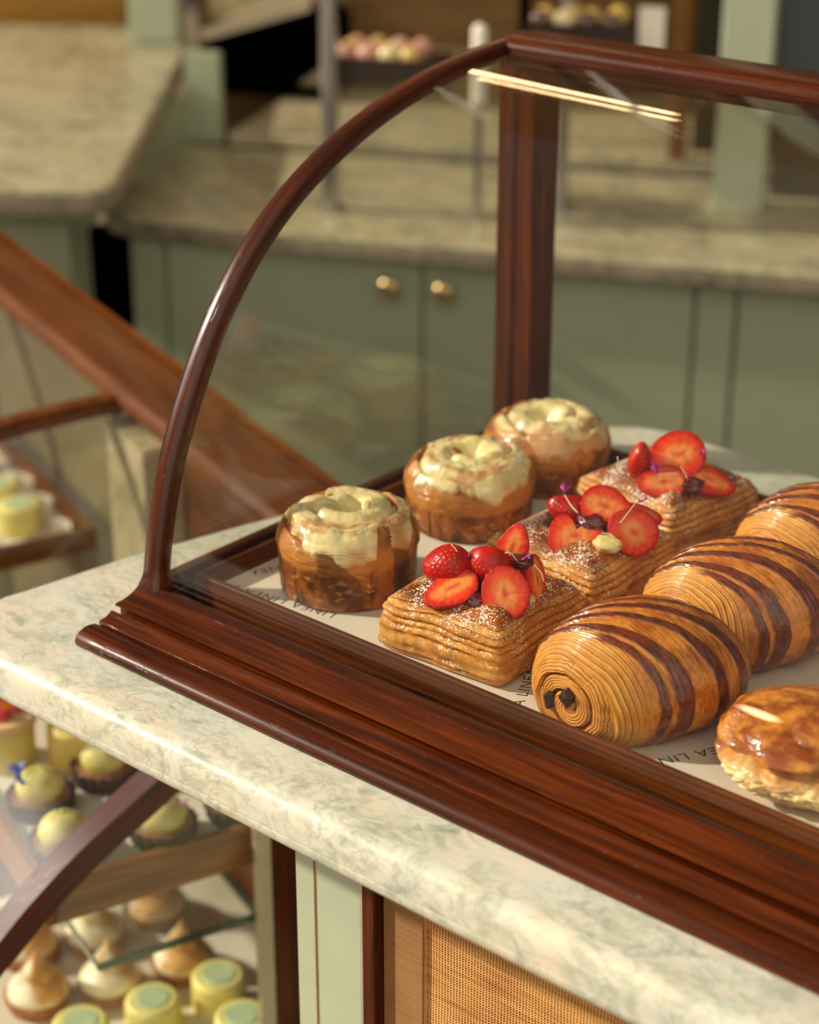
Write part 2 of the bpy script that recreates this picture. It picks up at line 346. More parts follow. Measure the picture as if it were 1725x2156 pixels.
def box(x0, x1, y0, y1, z0, z1, bev=0.0):
    """box with chamfered edges"""
    if bev <= 0:
        v = [(x, y, z) for z in (z0, z1) for y in (y0, y1) for x in (x0, x1)]
        return np.array(v), [(0, 2, 3, 1), (4, 5, 7, 6), (0, 1, 5, 4), (2, 6, 7, 3), (0, 4, 6, 2), (1, 3, 7, 5)]
    b = min(bev, (x1 - x0) / 2.01, (y1 - y0) / 2.01, (z1 - z0) / 2.01)
    xs = ((x0, x0 + b), (x1, x1 - b)); ys = ((y0, y0 + b), (y1, y1 - b)); zs = ((z0, z0 + b), (z1, z1 - b))
    v = []; idx = {}
    for i in (0, 1):
        for j in (0, 1):
            for k in (0, 1):
                for a in range(3):
                    idx[i, j, k, a] = len(v)
                    v.append((xs[i][0 if a == 0 else 1], ys[j][0 if a == 1 else 1], zs[k][0 if a == 2 else 1]))
    f = []
    for i in (0, 1):
        q = [idx[i, 0, 0, 0], idx[i, 1, 0, 0], idx[i, 1, 1, 0], idx[i, 0, 1, 0]]; f.append(q if i else q[::-1])
        q = [idx[0, i, 0, 1], idx[0, i, 1, 1], idx[1, i, 1, 1], idx[1, i, 0, 1]]; f.append(q if i else q[::-1])
        q = [idx[0, 0, i, 2], idx[1, 0, i, 2], idx[1, 1, i, 2], idx[0, 1, i, 2]]; f.append(q if i else q[::-1])
    for i in (0, 1):
        for j in (0, 1):
            s = (i + j) % 2
            q = [idx[i, j, 0, 0], idx[i, j, 0, 1], idx[i, j, 1, 1], idx[i, j, 1, 0]]; f.append(q if s == 0 else q[::-1])
            q = [idx[i, 0, j, 0], idx[i, 0, j, 2], idx[i, 1, j, 2], idx[i, 1, j, 0]]; f.append(q if s == 1 else q[::-1])
            q = [idx[0, i, j, 1], idx[0, i, j, 2], idx[1, i, j, 2], idx[1, i, j, 1]]; f.append(q if s == 0 else q[::-1])
            for k in (0, 1):
                q = [idx[i, j, k, 0], idx[i, j, k, 1], idx[i, j, k, 2]]; f.append(q if (i + j + k) % 2 else q[::-1])
    return np.array(v), f
def rotz(V, a, o=(0, 0, 0)):
    V = np.asarray(V, float); c, s = math.cos(a), math.sin(a)
    return np.c_[V[:, 0] * c - V[:, 1] * s + o[0], V[:, 0] * s + V[:, 1] * c + o[1], V[:, 2] + o[2]]
def sweep(path, prof, closed_prof=True, cap=True):
    """rings: list of (nv,3) arrays already placed"""
    R = np.asarray(path); nu, nv = R.shape[:2]
    F = [tuple(q) for q in gridfaces(nu, nv, closed_prof)]
    if cap: F += [tuple(range(nv))[::-1], tuple((nu - 1) * nv + i for i in range(nv))]
    return R.reshape(-1, 3), F
def extrude_x(prof, x0, x1, xe=None):
    """profile of (y,z) points extruded in x, capped"""
    p = np.array(prof); r = [np.c_[np.full(len(p), x), p] for x in ((x0, x1) if xe is None else xe)]
    return sweep(r, None)
def tube(p0, p1, r, n=20, r2=None):
    p0 = np.array(p0, float); p1 = np.array(p1, float); d = p1 - p0; d /= np.linalg.norm(d)
    a = np.cross(d, (0, 0, 1) if abs(d[2]) < .9 else (1, 0, 0)); a /= np.linalg.norm(a); b = np.cross(d, a)
    t = np.linspace(0, 2 * PI, n, endpoint=False)[:, None]
    c = np.cos(t) * a + np.sin(t) * b
    return sweep([p0 + c * r, p1 + c * (r if r2 is None else r2)], None)
def tubepath(pts, rad, n=8):
    pts = np.array(pts, float); rings = []
    for i, p in enumerate(pts):
        d = pts[min(i + 1, len(pts) - 1)] - pts[max(i - 1, 0)]; d /= np.linalg.norm(d)
        a = np.cross(d, (0.3, 0.2, 1)); a /= np.linalg.norm(a); b = np.cross(d, a)
        t = np.linspace(0, 2 * PI, n, endpoint=False)[:, None]; r = rad[i] if hasattr(rad, '__len__') else rad
        rings.append(p + (np.cos(t) * a + np.sin(t) * b) * r)
    return sweep(rings, None)
def lathe(prof, n=48):
    """(r,z) profile turned about z"""
    t = np.linspace(0, 2 * PI, n, endpoint=False)
    R = [np.c_[r * np.cos(t), r * np.sin(t), np.full(n, z)] for r, z in prof]
    return sweep(R, None, cap=True)
def smooth_curve(pts, n):
    """Catmull-Rom through the points, n samples by arc length"""
    p = np.array(pts, float); q = np.vstack([2 * p[0] - p[1], p, 2 * p[-1] - p[-2]]); out = []
    for i in range(1, len(q) - 2):
        for t in np.linspace(0, 1, 24, endpoint=False):
            a, b, c, d = q[i - 1], q[i], q[i + 1], q[i + 2]
            out.append(0.5 * ((2 * b) + (-a + c) * t + (2 * a - 5 * b + 4 * c - d) * t * t + (-a + 3 * b - 3 * c + d) * t ** 3))
    out.append(p[-1]); out = np.array(out)
    L = np.r_[0, np.cumsum(np.linalg.norm(np.diff(out, axis=0), axis=1))]
    s = np.linspace(0, L[-1], n); return np.stack([np.interp(s, L, out[:, k]) for k in range(out.shape[1])], 1)
def dup(root, loc, rz=None, label=None, group=None):
    def cp(o, par):
        c = o.copy(); COL.objects.link(c)
        if par is not None: c.parent = par
        for ch in [x for x in KIDS.get(o.name, [])]: cp(ch, c)
        return c
    KIDS = {}
    def walk(o):
        KIDS[o.name] = [x for x in bpy.data.objects if x.parent == o]
        for x in KIDS[o.name]: walk(x)
    walk(root)
    r = cp(root, None); r.location = loc
    if rz is not None: r.rotation_euler = (0, 0, rz)
    if label: r['label'] = label
    if group: r['group'] = group
    return r
def struct(o): o['kind'] = 'structure'; return o
MZ = 1.0        # top of the marble counter

# ================================================================== STRUCTURE
def Lf(az):
    c, s = math.cos(az), math.sin(az)
    return lambda x, y, z=0.0: (x * c - y * s, x * s + y * c, z)
LA, LB, LD = Lf(A_AZ), Lf(B_AZ), Lf(D_AZ)
v, f = box(-6, 6, -6, 6, -0.05, 0.0); struct(mesh('floor', v, f, M_floor, smooth=False))
# back wall of the shop, behind the rear counter
v, f = box(-0.74, 2.6, 2.12, 2.2, 0.0, 2.9); struct(mesh('wall_back', rotz(v, B_AZ), f, M_wall_wood, smooth=False))
# left end of the niche above the rear counter: sage panelling
v, f = box(-0.66, -0.61, 1.40, 1.728, 0.885, 0.9570); struct(mesh('wall_left', rotz(v, B_AZ), f, M_green, smooth=False))

# ================================================================== MAIN MARBLE COUNTER
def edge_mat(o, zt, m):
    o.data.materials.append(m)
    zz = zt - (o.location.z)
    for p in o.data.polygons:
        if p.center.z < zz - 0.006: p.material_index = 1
def slab(outline, z0, z1, rt=0.012, rb=0.006, lip=0.0, n=6):
    """slab with rounded top edge and softened bottom edge; outline counter-clockwise"""
    O = np.array(outline, float); k = len(O)
    d = np.roll(O, -1, 0) - np.roll(O, 1, 0); d /= np.linalg.norm(d, axis=1)[:, None]; nr = np.c_[d[:, 1], -d[:, 0]]
    rings = []
    for t in np.linspace(0, PI / 2, n): rings.append((-rb * (1 - math.sin(t)), z0 + rb * (1 - math.cos(t))))
    if lip:
        rings += [(0, z0 + rb + lip), (-0.0012, z0 + rb + lip + 0.0004), (-0.0012, z0 + rb + lip + 0.0012), (0, z0 + rb + lip + 0.0016)]
    for t in np.linspace(0, PI / 2, n + 2): rings.append((-rt * (1 - math.cos(t)), z1 - rt * (1 - math.sin(t))))
    R = [np.c_[O + nr * off, np.full(k, z)] for off, z in rings]
    return sweep(R, None)
# outline: straight front, rounded corners, slightly splayed left end
ol = [(1.5, -0.044), (0.6, -0.044), (0.1, -0.044), (-0.035, -0.044)]
for t in np.linspace(0, 1, 14)[1:-1]:
    a = -PI / 2 - t * (PI / 2 + 0.12); ol.append((-0.035 + 0.062 * math.cos(a), 0.018 + 0.062 * math.sin(a)))
ol += [(-0.094, 0.03), (-0.082, 0.11), (-0.060, 0.20), (-0.020, 0.34), (0.010, 0.44)]
for t in np.linspace(0, 1, 12):
    a = PI - 0.3 - t * (PI / 2 - 0.3); ol.append((0.085 + 0.078 * math.cos(a), 0.480 + 0.078 * math.sin(a)))
ol += [(0.16, 0.556), (0.5, 0.54), (1.5, 0.54)]
ol = ol[::-1]
ol = np.array(ol)[::-1]
area = 0.5 * np.sum(ol[:, 0] * np.roll(ol[:, 1], -1) - np.roll(ol[:, 0], -1) * ol[:, 1])
if area < 0: ol = ol[::-1]
v, f = slab(ol, 0.9675, MZ, 0.013, 0.008, 0.0015)
o = mesh('marble_countertop', v, f, M_marble, sharp=50)
tag(o, 'cream and green-grey veined marble countertop with rounded edge under the curved pastry case', 'countertop')

# base of the counter below the marble
base = thing('counter_base', 'pale sage counter front with dark posts and a woven raffia panel under the marble', 'counter', (0.5, 0.3, 0))
v, f = box(0.150, 1.45, 0.05, 0.50, 0.0, 0.9674); mesh('body', v, f, M_green_pale, base, False, world=True)
v, f = box(0.159, 0.221, 0.030, 0.0498, 0.0, 0.9674, 0.001); mesh('side_panel', v, f, M_green_pale, base, False, world=True)
v, f = box(0.1755, 0.1765, 0.0293, 0.0299, 0.0, 0.9674); mesh('inlay_line', v, f, M_band, base, False, world=True)
v, f = box(0.2145, 0.2205, 0.0275, 0.0299, 0.0, 0.9674, 0.0006); mesh('edge_bead', v, f, M_frame_pale, base, False, world=True)
v, f = box(0.2212, 0.2318, 0.022, 0.0498, 0.0, 0.9674, 0.001); mesh('dark_post', v, f, M_wood_z, base, False, world=True)
v, f = box(0.232, 0.264, 0.029, 0.0498, 0.0, 0.9674, 0.001); mesh('raffia_border', v, f, M_band, base, False, world=True)
v, f = box(0.2642, 1.40, 0.032, 0.0498, 0.0, 0.9674, 0.0); mesh('raffia_panel', v, f, M_weave, base, False, world=True)

# ================================================================== THE CURVED PASTRY CASE
X1C = 1.12     # right end of the case
case = thing('display_case', 'mahogany pastry case with curved glass standing on the cream marble countertop', 'display case', (0.5, 0.25, MZ))
# moulded plinth along the front: torus, fillet, cove, dusty groove, cove, rail
prof = [(0.000, 1.0005), (-0.0010, 1.0030), (0.0003, 1.0060), (0.0030, 1.0083), (0.0075, 1.0100), (0.0120, 1.0101), (0.0165, 1.0090), (0.0180, 1.0082),
        (0.0184, 1.0045), (0.0198, 1.0045), (0.0199, 1.0090), (0.0208, 1.0098), (0.0235, 1.0100), (0.0262, 1.0106), (0.0285, 1.0118), (0.0300, 1.0130), (0.0312, 1.0131),
        (0.0318, 1.0060), (0.0385, 1.0060), (0.0385, 1.0140), (0.0350, 1.0146), (0.0342, 1.0155), (0.0346, 1.0168), (0.0362, 1.0174), (0.0378, 1.0174), (0.0400, 1.0174), (0.0440, 1.0180), (0.0480, 1.0192), (0.0520, 1.0212), (0.0550, 1.0229), (0.0566, 1.0234),
        (0.0596, 1.0232), (0.0604, 1.0226), (0.0605, 1.0005)]
xs = np.r_[0.0, 0.0012, np.linspace(0.02, X1C, 40)]
rg = []
for i, x in enumerate(xs):
    p = np.array(prof); 
    if i == 0: c = np.array([0.034, 1.008]); p = c + (p - c) * [0.975, 0.93]
    rg.append(np.c_[np.full(len(p), x), p])
v, f = sweep(rg, None); mesh('base_moulding', v, f, M_wood_x, case, world=True, sharp=42)
# dusty glazing channel behind the moulding
v, f = box(0.014, X1C, 0.0605, 0.0655, 1.0005, 1.0200); mesh('glazing_channel', v, f, M_dust, case, False, world=True)
# end and back sills
v, f = box(-0.0035, 0.0030, 0.0607, 0.4280, 1.0005, 1.0215, 0.0010); mesh('end_sill', v, f, M_wood_y, case, world=True, sharp=40)
v, f = box(0.0074, 0.0095, 0.0657, 0.4270, 1.0005, 1.0120, 0.0008); mesh('sill_bead', v, f, M_dust, case, world=True, sharp=40)
v, f = box(0.026, X1C, 0.4315, 0.4475, 1.0005, 1.0215, 0.0012); mesh('back_sill', v, f, M_wood_x, case, world=True, sharp=40)
v, f = box(0.0097, X1C, 0.0657, 0.4313, 1.0004, 1.0030); mesh('floor_board', v, f, M_black, case, False, world=True)  # coloured black for the shade in the gap beside the tray

# the bent end rail: centre line of its outer face in (y, z)
arc_pts = [(0.0555, 1.0170), (0.0582, 1.0400), (0.0645, 1.069), (0.0750, 1.1040), (0.0938, 1.1450), (0.1195, 1.1880), (0.1535, 1.2275), (0.1985, 1.2615),
           (0.2530, 1.2880), (0.3130, 1.3065), (0.3680, 1.3165), (0.4230, 1.3215), (0.4440, 1.3220)]
arc = smooth_curve(arc_pts, 110)
tg = np.gradient(arc, axis=0); tg /= np.linalg.norm(tg, axis=1)[:, None]; nr = np.c_[-tg[:, 1], tg[:, 0]]
rings = []
for i in range(len(arc)):
    wdt = 0.0145; th = 0.0125
    # rounded outer side, flat inner side with a little rebate
    cs = [(0.0, -th), (0.0, -0.004)] + [(wdt / 2 - wdt / 2 * math.cos(a), -0.004 + 0.004 * math.sin(a)) for a in np.linspace(0.15, PI - 0.15, 9)] + [(wdt, -0.004), (wdt, -th), (wdt - 0.002, -th - 0.0006), (0.002, -th - 0.0006)]
    flare = 0.0045 * math.exp(-((arc[i, 1] - 1.0190) / 0.007) ** 2)
    rings.append([(x + (flare if x > wdt / 2 else -flare * 0.3), arc[i, 0] + nr[i, 0] * (d + (flare if d > -0.006 else 0)), arc[i, 1] + nr[i, 1] * (d + (flare if d > -0.006 else 0))) for x, d in cs])
v, f = sweep(rings, None); o = mesh('arched_end_rail', v, f, M_wood_arc, case, world=True, sharp=45)
RA = np.array(rings); nr_, nc_ = RA.shape[:2]; ss = np.linspace(0, 0.62, nr_)[:, None] * np.ones((1, nc_)); dd = np.linspace(0, .04, nc_)[None] * np.ones((nr_, 1))
grain(o, np.stack([ss, RA[..., 0], dd], -1))
# corner post, moulded with fillets
pp = [(-0.0075, 0.4290), (-0.0075, 0.4560), (0.0265, 0.4560), (0.0265, 0.4420), (0.0250, 0.4400), (0.0250, 0.4345), (0.0262, 0.4330), (0.0262, 0.4270), (0.0160, 0.4270), (0.0140, 0.4290), (0.0100, 0.4290), (0.0080, 0.4272), (0.0030, 0.4272), (0.0010, 0.4290)]
rg = [[(x, y, z) for x, y in pp] for z in (1.0006, 1.3190)]
v, f = sweep(rg, None); mesh('corner_post', v, f, M_wood_z, case, world=True, sharp=30)
# top rail with rounded nose
tp = [(0.4520, 1.2990), (0.4215, 1.2990), (0.4200, 1.3015), (0.4165, 1.3030), (0.4160, 1.3042), (0.4115, 1.3058), (0.4088, 1.3090), (0.4080, 1.3135), (0.4092, 1.3178), (0.4120, 1.3208), (0.4160, 1.3222), (0.4240, 1.3228), (0.4480, 1.3226), (0.4530, 1.3205), (0.4550, 1.3170), (0.4550, 1.3020)]
v, f = extrude_x(tp[::-1], 0.008, X1C, xe=[0.0105] + list(np.linspace(0.015, X1C, 14))); mesh('top_rail', v, f, M_wood_x, case, world=True, sharp=45)
# right end upright (out of view)
# glass: bent front sheet and flat end pane
gi = arc[2:] - nr[2:] * 0.0065; gk = [k for k in range(len(gi)) if gi[k, 0] < 0.412]; gi = gi[gk]; gn = nr[2:][gk]
gi = gi[gi[:, 1] > 1.024]; gn = gn[-len(gi):]; gi = np.vstack([[gi[0, 0] + 0.0004, 1.0202], gi]); gn = np.vstack([gn[0], gn])
def sheet(curve, normals, x0, x1, th):
    a = np.c_[np.full(len(curve), x0), curve]; b = np.c_[np.full(len(curve), x1), curve]
    c = curve - normals * th; a2 = np.c_[np.full(len(c), x0), c]; b2 = np.c_[np.full(len(c), x1), c]
    R = np.stack([a, b, b2, a2], 1); return sweep(R, None)
v, f = sheet(gi, gn, 0.0152, X1C - 0.02, 0.004); mesh('bent_front_glass', v, f, M_glass, case, world=True, sharp=40)
# end pane: polygon under the arch
inn = arc - nr * 0.0135; inn = inn[(inn[:, 1] > 1.0225) & (inn[:, 0] < 0.4265)]
poly = [(inn[0, 0], 1.0222)] + [tuple(p) for p in inn] + [(0.4265, inn[-1, 1]), (0.4265, 1.0222)]
rg = [[(x, y, z) for y, z in poly] for x in (0.0032, 0.0070)]
v, f = sweep(rg, None); mesh('end_glass_pane', v, f, M_glass, case, False, world=True)
# small round etched mark on the end pane near the back corner
def ringmesh(c, r, w, n=40):
    t = np.linspace(0, 2 * PI, n, endpoint=False); R = []
    for rr, dx in ((r, 0), (r + w, 0), (r + w, 0.0002), (r, 0.0002)):
        R.append(np.c_[np.full(n, c[0] + dx), c[1] + rr * np.cos(t), c[2] + rr * np.sin(t)])
    R.append(R[0]); R = np.array(R); return R.reshape(-1, 3), [tuple(q) for q in gridfaces(5, n, True)]
v, f = join(ringmesh((0.0072, 0.395, 1.036), 0.0040, 0.00025), ringmesh((0.0072, 0.395, 1.036), 0.0018, 0.0002))
mesh('etched_mark', v, f, plain('etched_glass', lin(150, 160, 140), 0.8), case, world=True)

# ------------------------------------------------------------------ the wooden tray and its paper
TZ = 1.018; TX0, TX1, TY0, TY1 = 0.0265, 1.06, 0.0785, 0.4280
tray = thing('wooden_tray', 'dark mahogany tray full of pastries inside the curved glass case', 'tray', (0.5, 0.25, 1.003))
v, f = box(TX0 + 0.004, TX1 - 0.004, TY0 + 0.004, TY1 - 0.004, 1.0031, 1.0168); mesh('tray_floor', v, f, M_tray_x, tray, False, world=True)
v, f = box(TX0, TX1, TY0, TY0 + 0.0045, 1.0031, 1.0305, 0.0008); mesh('front_wall', v, f, M_tray_x, tray, world=True, sharp=30)
v, f = box(TX0, TX1, TY1 - 0.0045, TY1, 1.0031, 1.0305, 0.0008); mesh('back_wall', v, f, M_tray_x, tray, world=True, sharp=30)
v, f = box(TX0, TX0 + 0.0045, TY0 + 0.0045, TY1 - 0.0045, 1.0031, 1.0300, 0.0008); mesh('end_wall', v, f, M_tray_y, tray, world=True, sharp=30)
v, f = box(TX1 - 0.0045, TX1, TY0 + 0.0045, TY1 - 0.0045, 1.0031, 1.0300, 0.0008); mesh('end_wall', v, f, M_tray_y, tray, world=True, sharp=30)

paper = thing('tray_paper', 'white paper printed LINEA lining the dark tray under the pastries', 'paper', (0.5, 0.25, 1.0170))
v, f = box(TX0 + 0.0052, TX1 - 0.0052, TY0 + 0.0052, TY1 - 0.0052, 1.0169, TZ - 0.0003); mesh('sheet', v, f, M_paper, paper, False, world=True)
def text_mesh(txt, size):
    c = bpy.data.curves.new('t', 'FONT'); c.body = txt; c.size = size; c.align_x = 'LEFT'; c.space_character = 1.12
    o = bpy.data.objects.new('t', c); COL.objects.link(o); bpy.context.view_layer.update()
    me = bpy.data.meshes.new_from_object(o.evaluated_get(bpy.context.evaluated_depsgraph_get()))
    bpy.data.objects.remove(o); bpy.data.curves.remove(c)
    V = np.array([v.co[:] for v in me.vertices]); F = [tuple(p.vertices) for p in me.polygons]; bpy.data.meshes.remove(me); return V, F
tv, tf = text_mesh('LINEA LINEA LINEA LINEA', 0.0100)
tv[:, 0] *= 1.12
def letters(x, y, ang, scale=1.0):
    V = rotz(tv * scale, ang, (0, 0, 0)); V[:, 0] += x; V[:, 1] += y; V[:, 2] = TZ - 0.00022
    k = (V[:, 0] > TX0 + 0.0056) & (V[:, 0] < TX1 - 0.006) & (V[:, 1] > TY0 + 0.0056) & (V[:, 1] < TY1 - 0.006)
    F = [q for q in tf if all(k[i] for i in q)]
    used = sorted({i for q in F for i in q}); mp = {a: b for b, a in enumerate(used)}
    if not F: return
    mesh('printed_text', V[used], [tuple(mp[i] for i in q) for q in F], M_ink, paper, False, world=True)
letters(0.0600, 0.1842, math.radians(-113.6))      # the rows read upside down from the front
letters(0.1190, 0.1150, math.radians(-170.3))
for sx, sy, an in ((0.2900, 0.0760, 116), (0.3960, 0.1500, -119), (0.150, 0.340, 116), (0.128, 0.205, 120), (0.250, 0.24, 70), (0.52, 0.10, 90), (0.44, 0.30, 100)):
    letters(sx, sy, math.radians(an))

# ================================================================== PASTRY BUILDERS
GOLD_D = lin(126, 62, 18); GOLD = lin(196, 122, 48); GOLD_L = lin(226, 168, 90); PALE = lin(238, 196, 122); BROWN = lin(92, 42, 14); CHOC = lin(74, 30, 12)
DARKC = lin(44, 24, 16)

def bun(parent, seed, nu=260, nv=420, R=0.0455, H=0.0445):
    rs = np.random.RandomState(seed); ox = seed * 7.3
    # profile from the centre of the top, over the shoulder and down the side
    P = smooth_curve([(0.0, H + 0.002), (0.010, H + 0.0045), (0.022, H + 0.0045), (0.033, H + 0.0025), (0.0405, H - 0.0020), (R - 0.0008, H - 0.009), (R + 0.0006, H - 0.016), (R - 0.0002, H - 0.0215), (R - 0.0006, 0.016), (R - 0.0012, 0.005), (R - 0.0030, 0.0003), (R - 0.018, 0.0)], nu)
    th = np.linspace(0, 2 * PI, nv, endpoint=False)[None, :]; r0 = P[:, 0][:, None]; z0 = P[:, 1][:, None]
    s = np.linspace(0, 1, nu)[:, None]
    x = np.cos(th); y = np.sin(th)
    # spiral of the roll on top
    turns = 2.4; ph = (r0 / R) * turns - th / (2 * PI) + 0.25 * noise(x * 1.2 + ox, y * 1.2, r0 * 30)
    fr = ph - np.floor(ph); groove = np.exp(-((fr - 0.5) / 0.13) ** 2)
    topm = 1 - sstep(0.036, 0.046, r0 + (z0 < H - 0.012) * 0.02)
    well = np.exp(-(((r0 * np.cos(th) - 0.003) ** 2 + (r0 * np.sin(th) - 0.001) ** 2) / 0.0115 ** 2) ** 2)
    dz = -0.0052 * groove * topm * sstep(0.004, 0.012, r0) + 0.0016 * fbm(r0 * x * 90 + ox, r0 * y * 90, 1.1) * topm - 0.0105 * well
    # height of the shoulder varies
    dz = dz + 0.0016 * noise(x * 1.5 + ox, y * 1.5, 3.3) * (z0 > 0.02)
    side = sstep(H - 0.004, H - 0.012, z0)
    up = side * sstep(H - 0.027, H - 0.020, z0)          # bulging upper band, laminated
    lo = side * (1 - sstep(H - 0.027, H - 0.021, z0))
    lay = z0 * 620 + 2.2 * np.sin(th * 2 + ox) + 2.0 * noise(x * 2 + ox, y * 2, z0 * 60)
    strat = np.abs(((lay) % 1.0) - 0.5) * 2
    dr = up * (0.0007 * strat + 0.0009 * fbm(x * 4 + ox, y * 4, z0 * 300))
    # lower part: pressed against a ring, with a few upright seams
    seam = 0
    for a in rs.uniform(0, 2 * PI, 6):
        dd = np.angle(np.exp(1j * (th - a))); seam = seam + np.exp(-(dd / 0.02) ** 2)
    dr = dr + lo * (-0.0011 * np.clip(seam, 0, 1) + 0.0012 * fbm(x * 3 + ox, y * 3, z0 * 45) + 0.00035 * fbm(x * 12, y * 12 + ox, z0 * 200))
    oval = 1 + 0.02 * np.cos(2 * th + seed)
    r = (r0 + dr) * oval; Z = z0 + dz
    V = np.stack([r * x, r * y, Z], -1)
    n1 = fbm(x * 3 + ox, y * 3, z0 * 60); n2 = fbm(x * 7 + ox, y * 7, z0 * 160 + 4)
    c = mixc(GOLD_D, GOLD, sstep(-0.5, 0.5, n1 + 0.2 * n2)) + 0 * V
    cu = mixc(GOLD, GOLD_L, sstep(0.2, 1.0, strat) * 0.7 * np.ones_like(th)); c = mixc(cu, c, 1 - up * 0.85)
    cl = mixc(mixc(lin(96, 42, 12), lin(170, 96, 36), sstep(-0.55, 0.45, n1)), lin(222, 164, 78), sstep(0.22, 0.50, fbm(x * 5 + ox, y * 5, z0 * 260 + 4)) * 0.8); cl = mixc(cl, lin(58, 26, 10), sstep(0.30, 0.55, fbm(x * 9, y * 9 + ox, z0 * 120)) * .7); c = mixc(c, cl, lo)
    c = mixc(c, lin(84, 38, 14), (groove * topm * 0.8) * (n2 > -0.6))
    c = mixc(c, DARKC, np.clip(sstep(0.16, 0.3, fbm(x * 2.1 + ox, y * 2.1, z0 * 25 + 9)) * (lo + up) * 0.55, 0, 1))
    c = mixc(c, mixc(lin(214, 150, 90), lin(160, 90, 44), sstep(-.4, .4, n2)), topm * (1 - groove) * 0.8)
    al = 0.35 + 0.5 * sstep(0, 0.4, n1) * np.ones_like(c[..., 0])
    col = np.concatenate([np.clip(c, 0, 1), al[..., None]], -1)
    F = gridfaces(nu, nv, True, flip=False)
    mesh('rolled_dough', V, F, M_bun, parent, col=col)
    # icing: spread over the top and down one shoulder, thickness from a mask
    k = int(nu * 0.60); cutz = z0[:k] * np.ones_like(th); rr = r0[:k] * np.ones_like(th)
    X = (r[:k] * x); Y = (r[:k] * y)
    drip = 0.80 + 0.26 * noise(x * 1.1 + ox, y * 1.1, 0.5) + 0.14 * noise(x * 3.2 + ox, y * 3.2, 2.5) + 0.05 * noise(x * 11, y * 11 + ox, 1.5)
    sl = np.cumsum(np.r_[0, np.hypot(np.diff(P[:k, 0]), np.diff(P[:k, 1]))])[:, None] / 0.056
    smear = fbm(rr * 260, ct_ := np.cos(th) * 1.7 + ox, np.sin(th) * 1.7)
    m = (drip - sl) * 2.2 + 0.10 * smear
    holes = sstep(0.34, 0.50, fbm(X * 40 + 25 * Y + ox, Y * 26, 5.5)) * sstep(0.010, 0.018, rr)
    m = m - 1.2 * holes
    t = 0.0013 * sstep(0.0, 0.22, m) + 0.0007 * sstep(0.2, 0.9, m) * (0.5 + 0.5 * np.sin(ph[:k] * 2 * PI)) + 0.0007 * fbm(X * 30 + 70 * Y, Y * 20, ox) * sstep(0, .3, m) + 0.0004 * np.exp(-((m - .12) / .08) ** 2)
    t = t + 0.0030 * np.exp(-((X - 0.010) ** 2 + (Y + 0.004) ** 2) / 0.0055 ** 2)
    t = t + 0.0008 * groove[:k] * sstep(0.1, 0.5, m)
    Vb = V[:k]; du = np.gradient(Vb, axis=0); dv = (np.roll(Vb, -1, 1) - np.roll(Vb, 1, 1)) / 2
    nn = np.cross(du, dv); ln = np.linalg.norm(nn, axis=-1, keepdims=True); nn = nn / np.maximum(ln, 1e-12)
    nn = np.where((nn * np.stack([X * 0.5, Y * 0.5, np.full_like(X, 0.02)], -1)).sum(-1, keepdims=True) < 0, -nn, nn)
    for _ in range(6): nn = (nn + np.roll(nn, 1, 1) + np.roll(nn, -1, 1)); nn[1:-1] = nn[1:-1] + nn[2:] + nn[:-2]; nn /= np.linalg.norm(nn, axis=-1, keepdims=True)
    nn[0] = (0, 0, 1)
    Vi = Vb + nn * (t - 0.0002)[..., None] + np.array([0, 0, 1]) * 0
    t = np.where(m < 0, np.maximum(m, -.3) * .004, t); Vi = Vb + nn * (t - 0.0002)[..., None]; good = (m > -0.15); F2 = gridfaces(k, nv, True); ff = good.reshape(-1)[F2].sum(1) >= 3; F2 = F2[ff]
    used = np.unique(F2); mp = -np.ones(k * nv, int); mp[used] = np.arange(len(used))
    cc = mixc(lin(236, 222, 172), lin(243, 232, 200), sstep(-0.3, 0.4, smear)); thin = 1 - sstep(0.02, 0.22, m)
    cc = mixc(cc, lin(214, 178, 126), thin * 0.8)
    film = sstep(-0.10, 0.22, fbm(rr * 210 + cutz * 90 + 5, np.cos(th) * 1.6 + ox, np.sin(th) * 1.6)) * sstep(0.34, 0.60, sl * np.ones_like(th)) * 0.85; film = np.maximum(film, 0.8 * groove[:k] * sstep(.1, .4, noise(x * 2 + ox, y * 2, 4)) * sstep(.01, .02, rr))
    cc = mixc(cc, lin(206, 150, 104), film)
    cc = mixc(cc, lin(232, 220, 138), np.exp(-((X - 0.004) ** 2 + (Y - 0.002) ** 2) / 0.012 ** 2) * 0.7)
    cA = np.concatenate([cc, np.ones_like(cc[..., :1])], -1)
    mesh('cream_icing', Vi.reshape(-1, 3)[used], mp[F2], M_icing, parent, col=cA.reshape(-1, 4)[used])

def superel(th, p):   # radius of a rounded square of half-width 1
    return (np.abs(np.cos(th)) ** p + np.abs(np.sin(th)) ** p) ** (-1 / p)

